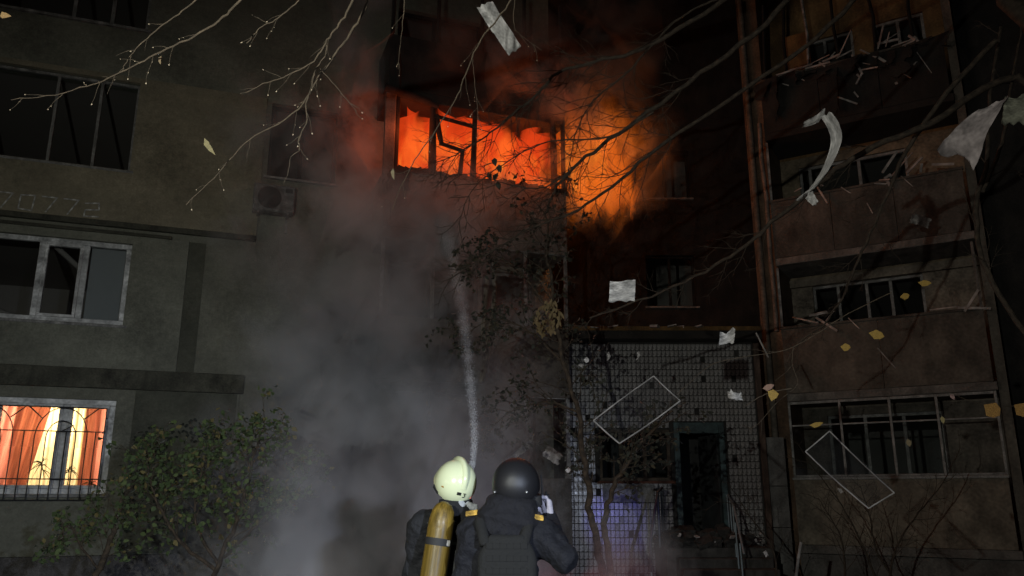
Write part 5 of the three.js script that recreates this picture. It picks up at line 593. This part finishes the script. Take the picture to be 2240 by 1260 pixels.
// right man: black helmet, hood, plate vest, radio raised in the right hand
{ const J = { foot: [-0.02, 0, -4.62], pelvis: [-0.04, 0.99, -4.63], chest: [-0.035, 1.33, -4.6], neckBase: [-0.01, 1.56, -4.61], head: [0.02, 1.745, -4.68], shL: [-0.205, 1.5, -4.62], shR: [0.16, 1.495, -4.6], elL: [-0.265, 1.21, -4.66], elR: [0.275, 1.385, -4.56], wrL: [-0.13, 1.34, -4.9], wrR: [0.215, 1.585, -4.77], hipL: [-0.13, 0.95, -4.63], hipR: [0.07, 0.95, -4.63], knL: [-0.15, 0.5, -4.66], knR: [0.1, 0.5, -4.68], anL: [-0.16, 0.08, -4.6], anR: [0.12, 0.08, -4.62], handL: [[0.4, 0.5, -0.6], [0.3, 0.6, 0.3], 0.8], handR: [[-0.22, 0.95, -0.1], [-0.5, -0.1, -0.7], 0.8], face: [0.15, 0.2, -1], cloth: [0.0048, 0.0052, 0.009] };
  const t = person('person in black jacket and plate vest raising a radio to the ear', J), o = J.foot, dk = std([0.0065, 0.0065, 0.0095], { bumpMap: rep(clothB, 2), bumpScale: 0.022 }), hm = std([0.016, 0.016, 0.018], { roughness: 0.42, bumpMap: rep(plasterB, 6), bumpScale: 0.0006 });
  const h = meshOf('helmet', shell(0.131, 0.142, 0.152, (a) => { const k = Math.abs(Math.atan2(Math.sin(a), Math.cos(a))) / Math.PI; return [k < 0.3 ? -0.005 : lerp(-0.02, -0.075, sst(k, 0.3, 0.75)), 0.05]; }, 0.008), hm, t); h.position.set(0.022 - o[0], 1.775, -4.67 - o[2]); h.rotation.set(0.1, R(-6), 0.02, 'YXZ'); for (const a of [-0.95, 0.55]) { const r = meshOf('rivet', new THREE.SphereGeometry(0.006, 10, 8), std([0.7, 0.7, 0.7], { metalness: 0.6, roughness: 0.25 }), h); r.position.set(Math.sin(a) * 0.135, -0.035, Math.cos(a) * 0.153); }
  meshOf('hood', fieldMesh((x, y, z) => { const d = smin(cap(x, y, z, [[-0.07, 1.575, 0.03], [0.07, 1.565, 0.03], 0.105, 0.1]), cap(x, y, z, [[0.0, 1.6, 0.0], [0.03, 1.68, -0.03], 0.13, 0.125]), 0.06); return Math.max(d, y - 1.705 + 0.12 * x) + fbm(x * 8, y * 9, z * 8, 3) * 0.025 + 0.006 * Math.sin(y * 70 + x * 14); }, [-0.27, 1.42, -0.27], 0.54, 80), dk, t);
  { const ear = new MB(); ear.tube([[0.15, 1.71, -0.04], [0.155, 1.66, -0.06]], 0.036, 10); ear.build('ear_cup', M.black, t); }
  // plate vest with rows of webbing and shoulder straps
  const rb = (x, y, z, c, e, r) => { const a = Math.max(Math.abs(x - c[0]) - e[0], 0), b = Math.max(Math.abs(y - c[1]) - e[1], 0), d = Math.max(Math.abs(z - c[2]) - e[2], 0); return Math.hypot(a, b, d) - r; }, vm = std([0.013, 0.013, 0.0125], { bumpMap: rep(clothB, 3), bumpScale: 0.01, roughness: 0.95 });
  const v = meshOf('vest', fieldMesh((x, y, z) => { const zz = z + x * x * 0.9, top = sst(y, 1.38, 1.52) * 0.05; return rb(x + 0.005, y, zz, [0, 1.29, 0.155], [0.125 - top, 0.19, 0.012], 0.03) + fbm(x * 10, y * 10, z * 10, 2) * 0.008; }, [-0.3, 1.0, -0.12], 0.6, 90), vm, t);
  for (let k = 0; k < 6; k++) { const b = new MB(), y = 1.44 - k * 0.062; for (let s = 0; s < 6; s++) { const x0 = lerp(-0.115, 0.1, s / 6), x1 = lerp(-0.115, 0.1, (s + 1) / 6), xm = (x0 + x1) / 2; b.box(-(x1 - x0) / 2 - 0.0005, (x1 - x0) / 2 + 0.0005, y, y + 0.03, -0.002, 0.005, T(xm, 0, 0.197 - xm * xm * 0.9, 0, Math.atan(1.8 * xm), 0), 0.002); } b.build('webbing', std([0.0125, 0.0125, 0.012], { roughness: 0.95 }), v); }
  for (const s of [-1, 1]) { const b = new MB(); b.tube([[s * 0.1 - 0.02, 1.46, 0.17], [s * 0.13 - 0.02, 1.565, 0.1], [s * 0.135 - 0.02, 1.6, 0.0], [s * 0.12 - 0.02, 1.5, -0.14]], 0.03, 8); b.build('strap', vm, v); const e = box('shoulder_tab', std([0.85, 0.52, 0.1], { map: rep(dirtC, 3) }), t, -0.034, 0.034, -0.005, 0.005, -0.018, 0.018, null, 0.003); e.position.set(s > 0 ? 0.158 : -0.2, s > 0 ? 1.597 : 1.618, s > 0 ? 0.075 : 0.03); e.rotation.set(0.75, 0, s > 0 ? -0.25 : 0.2); }
  const r = thing('radio', 'black hand radio with a stub antenna held to the right man\u2019s ear', 'radio', [0.19, 1.66, -4.815]); r.rotation.set(0.1, 0.4, 0.08); box('case', M.black, r, -0.026, 0.026, -0.05, 0.06, -0.016, 0.016, null, 0.005); new MB().tube([[-0.012, 0.06, 0], [-0.012, 0.17, 0.0]], [0.006, 0.0035], 8).build('antenna', M.black, r); meshOf('knob', new THREE.CylinderGeometry(0.006, 0.006, 0.014, 10).translate(0.012, 0.067, 0), M.black, r);
}
// jet of water from the nozzle up to the burning balcony: a core of fine drops that breaks up as it climbs
{ const c = smooth([[-0.39, 1.5, -5.7], [-0.299,1.964,-6.300], [-0.422,2.878,-8.000], [-0.738,4.558,-10.800], [-1.285,6.742,-13.400]], 120), b = new MB();
  for (let k = 0; k < 8000; k++) { const f = Math.pow(rnd(), 1.1) * 0.98, i = Math.min(118, Math.floor(f * 119)), p = c[i].clone().lerp(c[i + 1], rnd()), d = V().subVectors(c[i + 1], c[i]).normalize(), w = lerp(0.009, 0.15, Math.pow(f, 1.7)), a = rnd() * 6.283, q = w * Math.sqrt(-2 * Math.log(1 - rnd() * 0.9)) * 0.55; p.add(V(Math.cos(a) * q, -f * f * rnd() * 0.15, Math.sin(a) * q)); const l = rr(0.008, 0.025), s = rr(0.0008, 0.0018), n = b.count, e = p.clone().addScaledVector(d, l);
    for (const [o, t] of [[p, 0], [e, 0]]) b.vert(o.x, o.y, o.z, 0, 0, 1, 0, t); for (let j = 0; j < 3; j++) { const m = p.clone().lerp(e, 0.4).add(V(Math.cos(j * 2.094) * s, 0, Math.sin(j * 2.094) * s)); b.vert(m.x, m.y, m.z, Math.cos(j * 2.094), 0, Math.sin(j * 2.094), 0, 0); } for (let j = 0; j < 3; j++) b.i.push(n, n + 2 + j, n + 2 + (j + 1) % 3, n + 1, n + 2 + (j + 1) % 3, n + 2 + j); }
  tag(b.build('water_jet', phy([0.8, 0.82, 0.85], { transmission: 0.5, roughness: 0.9, specularIntensity: 0.4 })), 'jet of water arcing from the nozzle up to the burning balcony', 'water jet', null, 'stuff');   const mist = new MB(); mist.c = []; for (let k = 0; k < 150; k++) { const f = (k + rnd()) / 150; wisps(mist, c[Math.floor(f * 119)].clone(), lerp(0.014, 0.22, Math.pow(f, 1.5)), lerp(0.8, 0.5, f)); } tag(mist.build('spray', smokeMat([0.92, 0.92, 0.95], 0.2)), 'fine pale spray round the climbing jet of water', 'water spray', null, 'stuff'); }

renderer.render(scene, camera);
